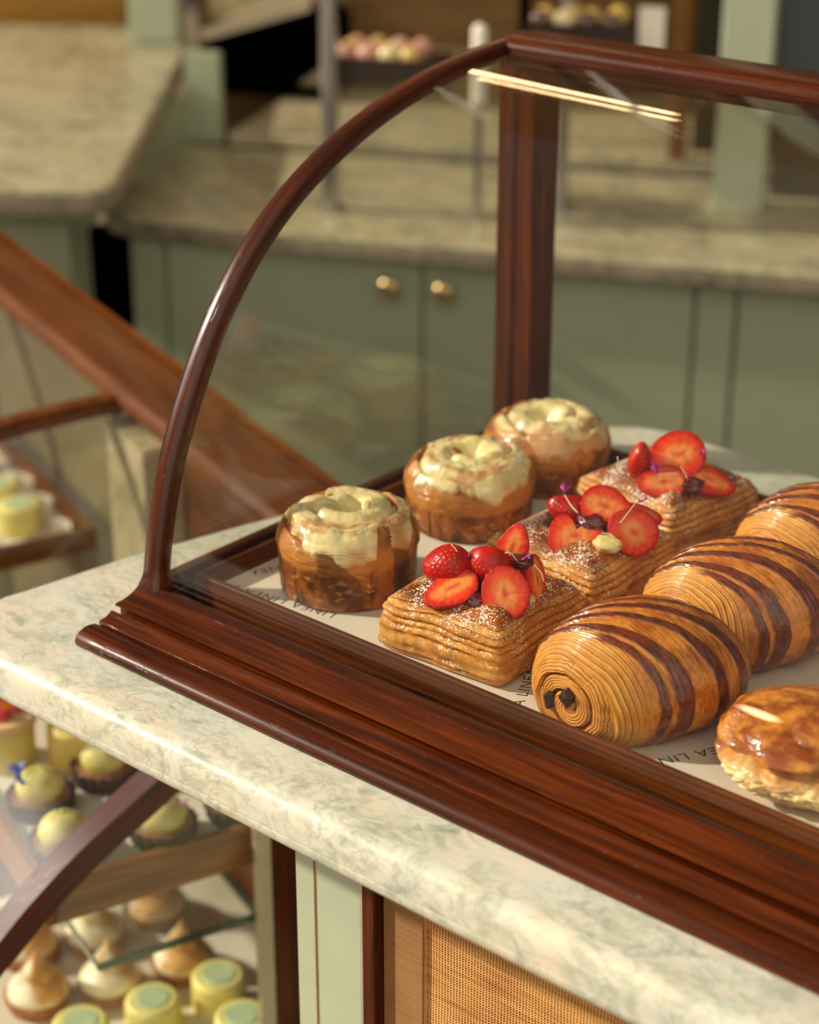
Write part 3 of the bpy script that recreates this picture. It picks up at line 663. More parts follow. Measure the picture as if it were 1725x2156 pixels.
def danish_body(parent, seed, hw=0.0432, nu=330, nv=560):
    ox = seed * 3.7
    P = smooth_curve([(0.0, 0.0345), (0.20, 0.0345), (0.36, 0.0365), (0.50, 0.0425), (0.60, 0.0432), (0.80, 0.0380), (0.92, 0.0325), (0.975, 0.0285), (1.005, 0.0235), (1.035, 0.0170), (1.04, 0.0100), (1.015, 0.0035), (0.95, 0.0005), (0.6, 0.0)], nu)
    # denser rows on the flank
    th = np.linspace(0, 2 * PI, nv, endpoint=False)[None, :]
    u = P[:, 0][:, None]; z = P[:, 1][:, None]
    sq = superel(th, 17.0); rr = superel(th, 2.0)
    blend = sstep(0.30, 0.85, u); rad = u * hw * (sq * blend + rr * (1 - blend))
    x = rad * np.cos(th); y = rad * np.sin(th)
    side = sstep(0.0375, 0.0320, z) * sstep(0.6, 0.9, u)
    top = (1 - side) * sstep(0.4, 0.6, u)
    # layers: wavy ledges
    per = 0.0043
    wv = 0.0026 * noise(x * 15 + ox, y * 15, 0.4) + 0.0006 * noise(x * 60, y * 60 + ox, 0.7) - 0.0045 * (np.abs(np.cos(2 * th)) - 0.5) * sstep(0.0, 0.04, z)
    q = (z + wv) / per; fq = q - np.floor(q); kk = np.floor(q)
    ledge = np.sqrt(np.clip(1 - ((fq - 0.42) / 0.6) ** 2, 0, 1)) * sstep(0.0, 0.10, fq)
    off = noise(kk * 3.37 + ox, x * 9, y * 9)
    fine = np.sin((z + wv * 1.3) / 0.00075 * 2 * PI + 3 * noise(x * 90, y * 90, ox))
    dr = side * (0.0032 * ledge + 0.0013 * off + 0.00022 * fine + 0.0005 * fbm(x * 200, y * 200, z * 500) + 0.0016 * noise(x * 26, y * 26 + ox, z * 50))
    flat = side * (z < 0.004); dr = dr * (1 - 0.5 * flat)
    wob = 1 + 0.03 * noise(np.cos(th) * 1.3 + ox, np.sin(th) * 1.3, z * 30)
    rad2 = rad * wob + dr; x = rad2 * np.cos(th); y = rad2 * np.sin(th)
    corner = sstep(1.15, 1.38, sq)
    Z = z + top * (0.0016 * fbm(x * 60 + ox, y * 60, 0.2) + 0.0006 * np.sin((np.maximum(np.abs(x), np.abs(y))) / 0.0016 * 2 * PI + 6 * noise(x * 30, y * 30, 1)) * sstep(0.75, 0.95, u)) \
        + corner * sstep(0.7, 1.0, u) * (z > 0.02) * 0.0015 + side * 0.0002 * off
    Z = np.maximum(Z, 0.0001)
    V = np.stack([x, y, Z], -1)
    n1 = fbm(x * 45 + ox, y * 45, z * 60); n2 = fbm(x * 130, y * 130 + ox, z * 300)
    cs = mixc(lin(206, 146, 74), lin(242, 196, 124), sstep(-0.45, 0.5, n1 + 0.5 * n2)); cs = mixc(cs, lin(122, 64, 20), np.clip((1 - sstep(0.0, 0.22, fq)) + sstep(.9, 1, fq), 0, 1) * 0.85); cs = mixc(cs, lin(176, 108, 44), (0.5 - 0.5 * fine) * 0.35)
    cs = mixc(cs, lin(176, 110, 48), sstep(0.1, 0.5, off) * 0.5)
    ct = mixc(lin(120, 58, 18), lin(176, 98, 36), sstep(-0.4, 0.5, n1)); c = mixc(cs, ct, np.clip((1 - side) * 1.0, 0, 1))
    c = mixc(c, lin(160, 60, 30), (1 - sstep(0.25, 0.5, u)) * 0.9 * np.ones_like(th))
    c = mixc(c, lin(196, 130, 62), side * (1 - sstep(0.0, 0.012, z)) * 0.4)
    al = 0.12 + 0.6 * (1 - side) * sstep(-0.2, 0.4, n1)
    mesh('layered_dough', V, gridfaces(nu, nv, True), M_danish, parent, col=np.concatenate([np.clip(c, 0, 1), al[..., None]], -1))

FLESH_O = lin(238, 84, 28); FLESH_R = lin(206, 28, 16); SKIN = lin(186, 10, 12); SKIN_D = lin(120, 4, 10); HEART = lin(250, 190, 130)
def berry(parent, loc, size, tip, normal, cut='half', seed=0, notch=False):
    """half strawberry: flat cut face looking along `normal`, tip towards `tip`; size = (length, width, depth)"""
    L, Wd, D = size; ox = seed * 5.1
    nv = 120; nu = 44; nc = 26
    th = np.linspace(0, 2 * PI, nv, endpoint=False)[None, :]
    if cut == 'half':    # teardrop outline, pointed at +x
        ro = 1 - 0.16 * np.cos(th) ** 2 * (np.cos(th) < 0) + 0.13 * np.maximum(np.cos(th), 0) ** 5 - 0.10 * np.maximum(np.cos(th - .8), 0) ** 3 - 0.10 * np.maximum(np.cos(th + .8), 0) ** 3
    else: ro = 1 + 0.04 * np.cos(2 * th + seed) + 0.025 * np.cos(3 * th + seed * 2)
    if notch: ro = ro * (1 - 0.72 * np.exp(-(np.angle(np.exp(1j * (th - 1.2))) / 0.42) ** 2))
    # back dome
    a = np.linspace(0, PI / 2, nu)[:, None]; rho = np.cos(a) ** 0.8; h = np.sin(a)
    x = rho * ro * np.cos(th) * L / 2; y = rho * ro * np.sin(th) * Wd / 2; z = -h * D * np.ones_like(th) - 0.0004
    V = np.stack([x, y, z], -1)
    # seeds: sunken pale dots on the dome
    rs = np.random.RandomState(seed + 3); seeds = []
    for i in range(150):
        g = (i + 0.5) / 150; aa = math.asin(min(0.995, g)) ; tt = i * 2.39996
        seeds.append((math.cos(aa) ** 0.8 * math.cos(tt) * L / 2, math.cos(aa) ** 0.8 * math.sin(tt) * Wd / 2, -math.sin(aa) * D))
    seeds = np.array(seeds)
    d2 = ((V[:, :, None, :] - seeds[None, None]) ** 2).sum(-1).min(-1); d = np.sqrt(d2)
    dent = np.exp(-(d / 0.0009) ** 2); V = V * (1 - 0.035 * dent[..., None])
    base = mixc(SKIN, SKIN_D, sstep(0.0, 0.6, fbm(x * 120 + ox, y * 120, z * 120)) * 0.6)
    c = mixc(base, lin(232, 190, 70), (1 - sstep(0.00028, 0.00055, d)) * 0.95)
    Vs = [V.reshape(-1, 3)]; Cs = [c.reshape(-1, 3)]; Fs = [gridfaces(nu, nv, True, flip=True)]
    # cut face
    t = np.linspace(1, 0.0, nc)[:, None]; bul = 0.0006 * (1 - t ** 2)
    xf = t * ro * np.cos(th) * L / 2; yf = t * ro * np.sin(th) * Wd / 2
    zf = bul - 0.0004 * sstep(0.9, 1, t) + 0.0004 * fbm(xf * 250, yf * 250, ox)
    ray = noise(np.cos(th) * 9 + ox, np.sin(th) * 9, t * 0.7)
    tt = t * (1 + 0.10 * ray)
    if cut == 'half':
        e = np.sqrt(((xf - 0.0) / (L * 0.24)) ** 2 + (yf / (Wd * 0.13)) ** 2)
    else: e = np.sqrt((xf / (L * 0.17)) ** 2 + (yf / (Wd * 0.14)) ** 2)
    cf = mixc(HEART, FLESH_O, sstep(0.55, 2.2, e + 0.3 * ray)); cf = mixc(cf, FLESH_R, sstep(0.66, 0.95, tt)); cf = mixc(cf, SKIN, sstep(0.93, 1.0, t * np.ones_like(th)))
    core = np.exp(-(e / 0.62) ** 2); cf = mixc(cf, lin(206, 70, 44), core * 0.9)
    ring = np.exp(-((e - 1.15) / 0.32) ** 2); cf = mixc(cf, lin(240, 176, 124), ring * 0.55)
    off = nu * nv; Vf = np.stack([xf, yf, zf], -1)
    Vs.append(Vf.reshape(-1, 3)); Cs.append(np.clip(cf, 0, 1).reshape(-1, 3)); Fs.append(gridfaces(nc, nv, True, flip=False) + off)
    brid = np.array([[j, (j + 1) % nv, off + (j + 1) % nv, off + j] for j in range(nv)]); Fs.append(brid)
    V = np.concatenate(Vs); n = np.array(normal, float); n /= np.linalg.norm(n); tx = np.array(tip, float); tx -= n * tx.dot(n); tx /= np.linalg.norm(tx); ty = np.cross(n, tx)
    V = V[:, :1] * tx + V[:, 1:2] * ty + V[:, 2:] * n + np.array(loc)
    mesh('strawberry_half' if cut == 'half' else 'strawberry_slice', V, np.concatenate(Fs), M_berry, parent, col=np.concatenate(Cs))

M_petal = plain('magenta_petal', lin(168, 24, 138), 0.6, vary=0.25, scale=800)
M_stem = plain('pale_floret_stem', lin(226, 216, 170), 0.5)
M_jam = plain('dark_berry_jam', lin(96, 6, 18), 0.12, coat=1.0, vary=0.4, scale=250, bumpy=0.0008)
M_custard = plain('vanilla_custard', lin(232, 208, 140), 0.45, vary=0.05, scale=300)
def petal(parent, loc, ang, s=0.0065, up=0.6):
    rs = np.random.RandomState(int(abs(loc[0]) * 1e5) % 1000); n = 13; V = []
    for r_, w in ((0.0, 0.12), (0.45, 0.55), (0.8, 0.9), (1.0, 1.0)):
        for i in range(n):
            a = (i / (n - 1) - 0.5) * 1.3 * w; rr = r_ * s * (1 + (0.16 * ((i % 2) * 2 - 1) if r_ == 1.0 else 0))
            V.append((rr * math.cos(a), rr * math.sin(a), rr * up + 0.0012 * math.sin(a * 7) * r_))
    V = np.array(V); V2 = V - [0, 0, 0.00025]
    F = gridfaces(4, n); F = np.vstack([F, F[:, ::-1] + 4 * n])
    V = rotz(np.vstack([V, V2]), ang, loc); mesh('petal', V, F, M_petal, parent)
def stem(parent, pts, r=0.00035):
    p = smooth_curve(pts, 14); v, f = tubepath(p, np.linspace(r, r * 1.4, 14), 6); mesh('floret_stem', v, f, M_stem, parent)
def blob(parent, name, loc, sc, mat, seed=0, amp=0.25, nu=24, nv=36):
    a = np.linspace(0.001, PI - 0.001, nu)[:, None]; t = np.linspace(0, 2 * PI, nv, endpoint=False)[None, :]
    x = np.sin(a) * np.cos(t); y = np.sin(a) * np.sin(t); z = np.cos(a) * np.ones_like(t)
    k = 1 + amp * fbm(x * 1.6 + seed, y * 1.6, z * 1.6)
    V = np.stack([x * k * sc[0], y * k * sc[1], z * k * sc[2]], -1) + np.array(loc)
    mesh(name, V, gridfaces(nu, nv, True, flip=True)[:, ::-1].copy(), mat, parent, col=None)

def croissant(parent, seed, stripes=(0.16, 0.34, 0.53, 0.74), choc=True, nu=430, nv=460, scale=1.0, flip=1):
    """chocolate croissant: rolled end at y=0 looking towards -y, body running to +y"""
    ox = seed * 9.1
    # u: 0..uc cap spiral, then body
    ncap = 110; nb = nu - ncap; Lb = 0.108
    th = np.linspace(0, 2 * PI, nv, endpoint=False)[None, :]
    ct, st_ = np.cos(th), np.sin(th)          # ct: +x, st: +z
    R0 = 0.0285
    s = np.linspace(0, 1, nb)[:, None] ** 1.15
    # centre line and radii along the body
    def ipl(xs, ys): return np.interp(s[:, 0], xs, ys)[:, None]
    def sm(xs, ys):
        c = smooth_curve(list(zip(xs, ys)), 300); return np.interp(s[:, 0], c[:, 0], c[:, 1])[:, None]
    cx = sm([0, .2, .5, .8, 1], [-0.006, -0.003, 0.004, 0.008, 0.010]); cz = sm([0, .2, .5, .8, 1], [0.0225, 0.0265, 0.0310, 0.0295, 0.0250])
    rx = sm([0, .06, .2, .45, .7, .9, 1], [R0, 0.0335, 0.0435, 0.0520, 0.0500, 0.0360, 0.012]); rz = sm([0, .06, .2, .45, .7, .9, 1], [0.0262, 0.0300, 0.0360, 0.0395, 0.0375, 0.0265, 0.010])
    yy = sm([0, .06, .2, .45, .7, .9, 1], [0.0015, 0.0045, 0.018, 0.044, 0.072, 0.094, 0.103]) * np.ones_like(th)
    # relief
    lay = s * 36 + 0.6 * np.sin(th * 1 + 0.6) + 1.2 * noise(ct * 0.9 + ox, st_ * 0.9, s * 4) + 0.12 * noise(ct * 3 + ox, st_ * 3, s * 10)
    fine = np.sin(lay * 2 * PI * 1.9) ; near = 1 - sstep(0.14, 0.30, s + 0.07 * ct * flip + 0.03 * noise(ct * 4, st_ * 4, s * 20))
    leaf = lay - np.floor(lay)
    dr = near * (0.0008 * (leaf ** 0.6) + 0.0006 * noise(np.floor(lay) * 1.7, ct * 2, st_ * 2) + 0.00025 * fine) + (1 - near) * (0.0009 * fbm(ct * 2.4 + ox, st_ * 2.4, s * 7) + 0.00007 * np.sin(lay * 2 * PI) + 0.0003 * fbm(ct * 3, st_ * 3, s * 60))
    # stripes: broad on the right foot, drawn together on the left
    f = 0.5 + 0.5 * ct * flip + 0.0 * s; sp = 0.42 + 0.58 * sstep(0.0, 1.0, f)
    stm = 0; sn = 0.012 * fbm(ct * 3 + ox, st_ * 3, s * 9)
    for i, s0 in enumerate(stripes):
        w = (0.020 + 0.028 * f) * (1 + 0.15 * math.sin(i * 2.1 + seed))
        stm = np.maximum(stm, 1 - sstep(w * 0.78, w, np.abs(s - (s0 * sp + 0.035) + sn)))
    # first stripe forks
    stm = np.maximum(stm, (1 - sstep(0.020, 0.026, np.abs(s - (stripes[0] * sp * 0.62 + 0.05) + sn))) * sstep(-0.15, 0.15, ct * flip))
    dr = dr + stm * 0.0010 - 0.0009 * (1 - stm) * np.exp(-((s * 0) ** 2)) * sstep(0.2, 0.3, s) * np.abs(noise(ct * 1.2, st_ * 1.2 + ox, s * 9))
    X = cx + (rx + dr) * ct; Z = cz + (rz + dr) * st_
    Vb = np.stack([X, yy, Z], -1)
    gl = lin(232, 178, 98); n1 = fbm(ct * 2 + ox, st_ * 2, s * 6); n2 = fbm(ct * 7 + ox, st_ * 7, s * 30)
    cb = mixc(lin(172, 96, 30), lin(216, 148, 66), sstep(-0.45, 0.45, n1 + 0.5 * n2)); cn = mixc(lin(166, 98, 38), lin(240, 192, 112), sstep(0.0, 0.45, leaf) * (0.8 + 0.2 * fine) * (0.75 + 0.25 * sstep(-.4, .4, noise(np.floor(lay) * 2.3, ct, st_))))
    cb = mixc(cb, cn, near * 0.9); cb = mixc(cb, lin(140, 70, 22), sstep(0.30, 0.60, n2) * 0.5 * (1 - near))
    cb = mixc(cb, mixc(lin(122, 50, 20), lin(86, 32, 12), sstep(-.3, .3, n2)), stm)
    ab = np.clip(0.25 + 0.55 * (1 - near) + 0.6 * stm, 0, 1) * np.ones_like(th)
    # cap
    q = np.linspace(0.02, 1, ncap, endpoint=False)[:, None]
    spir = q * 2.6 - th / (2 * PI) * 1.0 + 0.10 * noise(ct * 1.5 * q + ox, st_ * 1.5 * q, 2.0); fs = spir - np.floor(spir)
    thin = np.sin(spir * 2 * PI * 6 + 1.5 * noise(ct * q * 5, st_ * q * 5, ox))
    gap = np.exp(-((fs - 0.5) / 0.09) ** 2) * (1 - sstep(0.65, 0.9, q))
    yc = -0.0015 - 0.0050 * (1 - q ** 2) * 0.5 + 0.0035 * gap + 0.00018 * thin + 0.0030 * sstep(0.80, 1.0, q) + 0.0018 * (1 - sstep(0.0, 0.18, q))
    Rc = R0 * q; Xc = cx[0, 0] + (Rc + dr[0] * q) * ct; Zc = cz[0, 0] + (Rc * 0.0265 / R0 + dr[0] * q) * st_
    Vc = np.stack([Xc, yc * np.ones_like(th), Zc], -1)
    cc = mixc(lin(176, 106, 46), lin(230, 178, 104), sstep(-0.9, 0.9, thin + 0.6 * fbm(ct * q * 3, st_ * q * 3, ox))); cc = mixc(cc, lin(96, 50, 20), gap * 0.9)
    ac = 0.10 * np.ones_like(Xc)
    V = np.concatenate([Vc, Vb]); C = np.concatenate([np.clip(cc, 0, 1), np.clip(cb, 0, 1)]); A = np.concatenate([ac, ab])
    V[..., 2] = np.where(V[..., 2] < 0.0015, 0.0015 + (V[..., 2] - 0.0015) * 0.12, V[..., 2])
    V[..., 2] = np.maximum(V[..., 2], 0.0001)
    V = V * scale; V[..., 0] *= flip
    F = gridfaces(nu, nv, True, flip=(flip < 0))
    mesh('rolled_dough', V, F, M_pastry, parent, col=np.concatenate([C, A[..., None]], -1))
    if choc:
        for k, (px, pz, r) in enumerate(((-0.0125, -0.0010, 0.35), (0.0020, 0.0065, -0.5))):
            v, f2 = box(-0.0036, 0.0036, -0.0075, 0.016, -0.0050, 0.0050, 0.0012)
            v = v * [1 + 0.2 * k, 1, 1] + 0.0009 * np.sin(v[:, ::-1] * 700 + k * 2); c, s_ = math.cos(r), math.sin(r)
            v = np.c_[v[:, 0] * c - v[:, 2] * s_, v[:, 1], v[:, 0] * s_ + v[:, 2] * c] + [cx[0, 0] + px, 0.001, cz[0, 0] + pz]
            v = v * scale; v[:, 0] *= flip
            mesh('chocolate_stick', v, f2 if flip > 0 else [q[::-1] for q in f2], M_choc, parent, sharp=30)
M_choc = plain('dark_chocolate', lin(52, 26, 18), 0.25, coat=0.7, vary=0.3, scale=400, bumpy=0.0004)

# ================================================================== PASTRIES IN THE TRAY
buns = [(0.094, 0.152, 0.2, 3, 0.0500, 'iced cinnamon bun nearest the front corner of the dark tray, cream running down its side'),
        (0.088, 0.283, 1.7, 5, 0.0450, 'iced cinnamon bun in the middle of the row of three along the glass end pane'),
        (0.0835, 0.3775, 3.6, 8, 0.0445, 'iced cinnamon bun at the back of the tray beside the corner post')]
for x, y, a, sd_, hh, lb in buns:
    t = thing('cinnamon_bun', lb, 'pastry', (x, y, TZ), a, 'iced cinnamon buns along the left of the tray')
    bun(t, sd_, H=hh)

def danish(x, y, rz, seed, label, berries, petals, stems, jams, cust):
    t = thing('strawberry_danish', label, 'pastry', (x, y, TZ), rz, 'strawberry danishes in the middle row of the tray')
    danish_body(t, seed)
    for i, (lx, ly, lz, size, tip, nrm, cut, notch) in enumerate(berries): berry(t, (lx, ly, lz), size, tip, nrm, cut, seed * 10 + i, notch)
    for j, (lx, ly, lz, s_) in enumerate(jams): blob(t, 'jam', (lx, ly, lz), (s_, s_, s_ * 0.6), M_jam, seed + j)
    for j, (lx, ly, lz, s_) in enumerate(cust): blob(t, 'custard', (lx, ly, lz), (s_, s_ * 0.8, s_ * 0.5), M_custard, seed + 5 + j)
    for lx, ly, lz, a in petals: petal(t, (lx, ly, lz), a)
    for p in stems: stem(t, p)
# directions: r = screen right, c = towards the camera
Rr = np.array([0.755, 0.655, 0.0]); Cc = np.array([0.655, -0.755, 0.0]); Uu = np.array([0, 0, 1.0])
def dirn(r, u, c): return tuple(Rr * r + Uu * u + Cc * c)
def at(r, u, c): p = Rr * r + Cc * c; return (p[0], p[1], u)
def rot_l(v, a):
    c, s = math.cos(-a), math.sin(-a); return (v[0] * c - v[1] * s, v[0] * s + v[1] * c, v[2])
def berries_local(lst, a): return [(*rot_l(p, a), sz, rot_l(tp, a), rot_l(n_, a), ct, nt_) for p, sz, tp, n_, ct, nt_ in lst]
def pts_local(lst, a): return [[rot_l(p, a) for p in q] for q in lst]

D1 = [(at(.0114, .0480, .032), (.033, .030, .012), dirn(.3, -.9, .3), dirn(-.05, .50, .85), 'slice', False),
      (at(-.019, .0485, .024), (.037, .024, .014), dirn(-.85, -.35, .2), dirn(-.22, .78, .58), 'half', False),
      (at(-.020, .0550, .004), (.033, .027, .015), dirn(-.9, -.25, 0), dirn(.25, .10, -.95), 'half', False),
      (at(.0037, .0590, .008), (.029, .027, .014), dirn(0, -1, .1), dirn(.25, .40, -.88), 'half', False),
      (at(.0177, .0570, -.012), (.030, .021, .009), dirn(.25, 1, 0), dirn(-.35, .25, .9), 'half', False),
      (at(.0310, .0480, .011), (.035, .022, .009), dirn(.15, -.9, .35), dirn(.80, .32, .50), 'half', False)]
D2 = [(at(.0133, .0600, .013), (.037, .029, .015), dirn(.92, -.35, .1), dirn(.05, .68, .73), 'half', False),
      (at(-.0058, .0455, .026), (.037, .032, .013), dirn(.9, .3, .2), dirn(-.05, .62, .78), 'slice', True),
      (at(.0310, .0480, .026), (.034, .030, .012), dirn(.7, -.7, 0), dirn(.15, .40, .90), 'slice', False),
      (at(.0380, .0500, .004), (.032, .022, .010), dirn(.6, -.4, -.4), dirn(.40, .80, .30), 'half', False),
      (at(-.0067, .0520, -.002), (.030, .024, .012), dirn(-.8, .3, 0), dirn(.1, .3, -.95), 'half', False)]
D3 = [(at(.0036, .0600, .020), (.041, .034, .014), dirn(-.9, -.1, .3), dirn(.02, .72, .68), 'slice', False),
      (at(-.0218, .0540, .018), (.030, .017, .010), dirn(.15, 1, 0), dirn(.35, .1, -.9), 'half', False),
      (at(-.0068, .0460, .034), (.035, .025, .011), dirn(-.9, .1, .2), dirn(-.05, .62, .78), 'half', False),
      (at(.0240, .0460, .030), (.036, .024, .012), dirn(.9, -.2, .2), dirn(.25, .80, .50), 'half', False)]
a = math.radians(3)
danish(.211, .146, a, 2, 'strawberry danish nearest the front tray wall, with skin-side berries and a purple petal on top',
       berries_local(D1, a), [(*rot_l(at(-.0145, .0600, .013), a), 1.0), (*rot_l(at(.0200, .0620, .016), a), .4)],
       pts_local([[at(-.0150, .0600, .0135), at(-.0165, .066, .012), at(-.0200, .070, .010)], [at(.0190, .0620, .0165), at(.0150, .0665, .015), at(.0115, .0665, .015)], [at(.0290, .0610, .02), at(.0330, .0570, .022), at(.0345, .0520, .023)]], a),
       [(*rot_l(at(.022, .0590, .010), a), .0075), (*rot_l(at(-.006, .0420, .026), a), .0085), (*rot_l(at(.0, .0420, .0), a), .014)], [(*rot_l(at(.024, .0420, .026), a), .006)])
a = math.radians(-2)
danish(.207, .250, a, 4, 'strawberry danish in the middle of its row, a notched berry slice leaning at its left',
       berries_local(D2, a), [(*rot_l(at(-.012, .0640, .004), a), 2.0), (*rot_l(at(.0330, .0640, .016), a), -.1)],
       pts_local([[at(-.0115, .0640, .0045), at(-.008, .0610, .014), at(-.004, .0585, .020)], [at(.0325, .0640, .0165), at(.026, .0600, .026), at(.0215, .0570, .032)], [at(.010, .0520, .036), at(.015, .0520, .038), at(.018, .0500, .040)], [at(.0200, .0800, .004), at(.0215, .0860, .004), at(.0210, .0900, .004)]], a),
       [(*rot_l(at(.006, .0500, .014), a), .011), (*rot_l(at(.0, .0420, .0), a), .014)], [(*rot_l(at(.0140, .0430, .033), a), .010)])
a = math.radians(-8)
danish(.197, .364, a, 6, 'strawberry danish farthest back in its row, one wide round berry slice on top',
       berries_local(D3, a), [(*rot_l(at(.0130, .0640, .030), a), .4), (*rot_l(at(-.0130, .0540, .040), a), 2.4)],
       pts_local([[at(-.0120, .0540, .0405), at(-.006, .0545, .040), at(.001, .0545, .040)], [at(.003, .0590, .038), at(.006, .0540, .040), at(.0075, .0510, .041)]], a),
       [(*rot_l(at(.012, .0430, .030), a), .010), (*rot_l(at(.0, .0420, .0), a), .014)], [])

for x, y, a, sd_, st, lb in ((.3255, .0885, -5, 3, (0.30, 0.50, 0.68, 0.88), 'chocolate-striped croissant at the front of its row, dark chocolate showing in its rolled end'),
                             (.3235, .1960, -7, 6, (0.28, 0.48, 0.68, 0.88), 'chocolate-striped croissant second in its row, behind the one with chocolate showing'),
                             (.3200, .3055, -7, 11, (0.26, 0.46, 0.68, 0.88), 'chocolate-striped croissant at the back of its row near the marble corner')):
    t = thing('chocolate_croissant', lb, 'pastry', (x, y, TZ), math.radians(a), 'chocolate-striped croissants in the tray')
    croissant(t, sd_, st, choc=(y < .1)); t.scale = (1, 1, .94)
t = thing('plain_croissant', 'glazed croissant tip at the right edge behind the cheese-filled pastry', 'pastry', (.538, .188, TZ), math.radians(48))
croissant(t, 21, (0.3, 0.6), choc=False, nu=330, nv=360)

# lumpy glazed pastry, right edge, pale yellow filling showing low in front
def filled(parent, seed=3, nu=300, nv=420):
    a = np.linspace(0.002, PI - 0.002, nu)[:, None]; th = np.linspace(0, 2 * PI, nv, endpoint=False)[None, :]
    x = np.sin(a) * np.cos(th); y = np.sin(a) * np.sin(th); z = np.cos(a) * np.ones_like(th)
    # folds that wind round a crown
    w = 6 * th / 2 + 2.4 * z + 1.2 * noise(x * 1.5, y * 1.5, z * 1.5 + seed)
    fold = np.abs(np.sin(w)) ** 0.7
    k = 1 + 0.11 * fold * np.sin(a) + 0.08 * fbm(x * 1.4 + seed, y * 1.4, z * 1.4) + 0.018 * fbm(x * 6, y * 6, z * 9)
    crease = np.exp(-(((z - 0.05 + 0.25 * noise(x * 1.3, y * 1.3, 4)) / 0.12) ** 2)) * sstep(-0.3, 0.5, -y); k = k - 0.14 * crease
    X = x * k * 0.047; Y = y * k * 0.042; Z = 0.026 + z * k * 0.027
    ap = sstep(0.10, 0.5, -y + 0.25 * x) * np.exp(-((z + 0.40 + 0.2 * noise(x * 3, y * 3, 1)) / 0.38) ** 2); lump = np.abs(noise(x * 7, y * 7, z * 8)) + 0.5 * np.abs(noise(x * 15, y * 15, z * 15))
    ks = 1 + ap * (0.08 * lump - 0.06); X = X * ks; Y = Y * ks
    Z = np.maximum(np.where(Z < 0.002, 0.002 + (Z - .002) * .1, Z), 0.0001)
    n1 = fbm(x * 3 + 1, y * 3, z * 3); n2 = fbm(x * 8, y * 8, z * 8)
    c = mixc(lin(150, 74, 22), lin(218, 148, 66), sstep(-.4, .4, n1 + .4 * n2)); c = mixc(c, lin(118, 52, 16), (1 - fold) ** 2 * 0.6)
    c = mixc(c, mixc(lin(236, 196, 140), lin(254, 240, 216), sstep(0, .45, lump)), np.clip(ap * 1.3, 0, 1)); al = 0.9 * np.ones_like(X)
    mesh('glazed_dough', np.stack([X, Y, Z], -1), gridfaces(nu, nv, True), M_pastry, parent, col=np.concatenate([np.clip(c, 0, 1), al[..., None]], -1))
t = thing('filled_pastry', 'lumpy glazed pastry with pale yellow filling against the front tray wall at the right edge', 'pastry', (.450, .1315, TZ), math.radians(12))
filled(t); t.scale = (1.08, 1.02, .95)

# ================================================================== LOWER CURVED CASES (turned 19.7 degrees)
def inA(v): return rotz(v, A_AZ)
lower = thing('lower_display_case', 'long low mahogany case with bent glass front running under and left of the marble counter', 'display case', (*LA(-.27, .12)[:2], 0.45), A_AZ)
E_ARC = [(-0.150, 0.480), (-0.128, 0.560), (-0.100, 0.640), (-0.064, 0.700), (-0.041, 0.723), (-0.016, 0.747), (0.025, 0.780), (0.084, 0.818), (0.150, 0.862), (0.205, 0.905), (0.250, 0.935)]
ea = smooth_curve(E_ARC, 60); et = np.gradient(ea, axis=0); et /= np.linalg.norm(et, axis=1)[:, None]; en = np.c_[-et[:, 1], et[:, 0]]
rings = [[(-0.1, *(p + n * 0)), (-0.1, *(p - n * 0.021)), (-0.124, *(p - n * 0.021)), (-0.124, *p)] for p, n in zip(ea, en)]
rings = [np.array([(r[0][0], r[0][1], r[0][2])] + [(q[0], q[1], q[2]) for q in r[1:]]) for r in rings]
v, f = sweep(rings, None); o = mesh('arched_end_rail', inA(v), f, M_case_y, lower, world=True, sharp=35)
RA = np.array(rings); nr_, nc_ = RA.shape[:2]
grain(o, np.stack([np.linspace(0, .65, nr_)[:, None] * np.ones((1, nc_)), RA[..., 0], np.array([0, .021, .021, 0])[None] * np.ones((nr_, 1))], -1))
v, f = box(-0.124, -0.098, 0.177, 0.206, 0.45, 0.966, 0.0015); mesh('end_post', inA(v), f, M_wood_z, lower, world=True, sharp=35)
v, f = box(-0.108, -0.100, 0.1632, 0.1765, 0.45, 0.93, 0.0012); mesh('pale_metal_edge', inA(v), f, M_frame_pale, lower, world=True, sharp=35)
gp = ea - en * 0.021; poly = [tuple(p) for p in gp if p[0] < 0.163]; poly = [(-0.15, .452)] + poly + [(0.163, poly[-1][1]), (0.163, .452)]
v, f = sweep([[(x, y, z) for y, z in poly] for x in (-0.109, -0.1055)], None); mesh('end_glass_pane', inA(v), f, M_glass, lower, False, world=True)
gc = ea - en * 0.006
v, f = sheet(gc, en, -0.455, -0.1245, 0.004); mesh('bent_front_glass', inA(v), f, M_glass, lower, world=True, sharp=40)
v, f = box(-0.455, -0.098, -0.16, 0.30, 0.44, 0.4515); mesh('floor_board', inA(v), f, M_case_l, lower, False, world=True)
v, f = box(-0.455, -0.128, 0.262, 0.272, 0.452, 0.93); mesh('back_board', inA(v), f, M_case_l, lower, False, world=True)
v, f = box(-0.128, -0.1, 0.2065, 0.272, 0.452, 0.93); mesh('end_board', inA(v), f, M_case_l, lower, False, world=True)
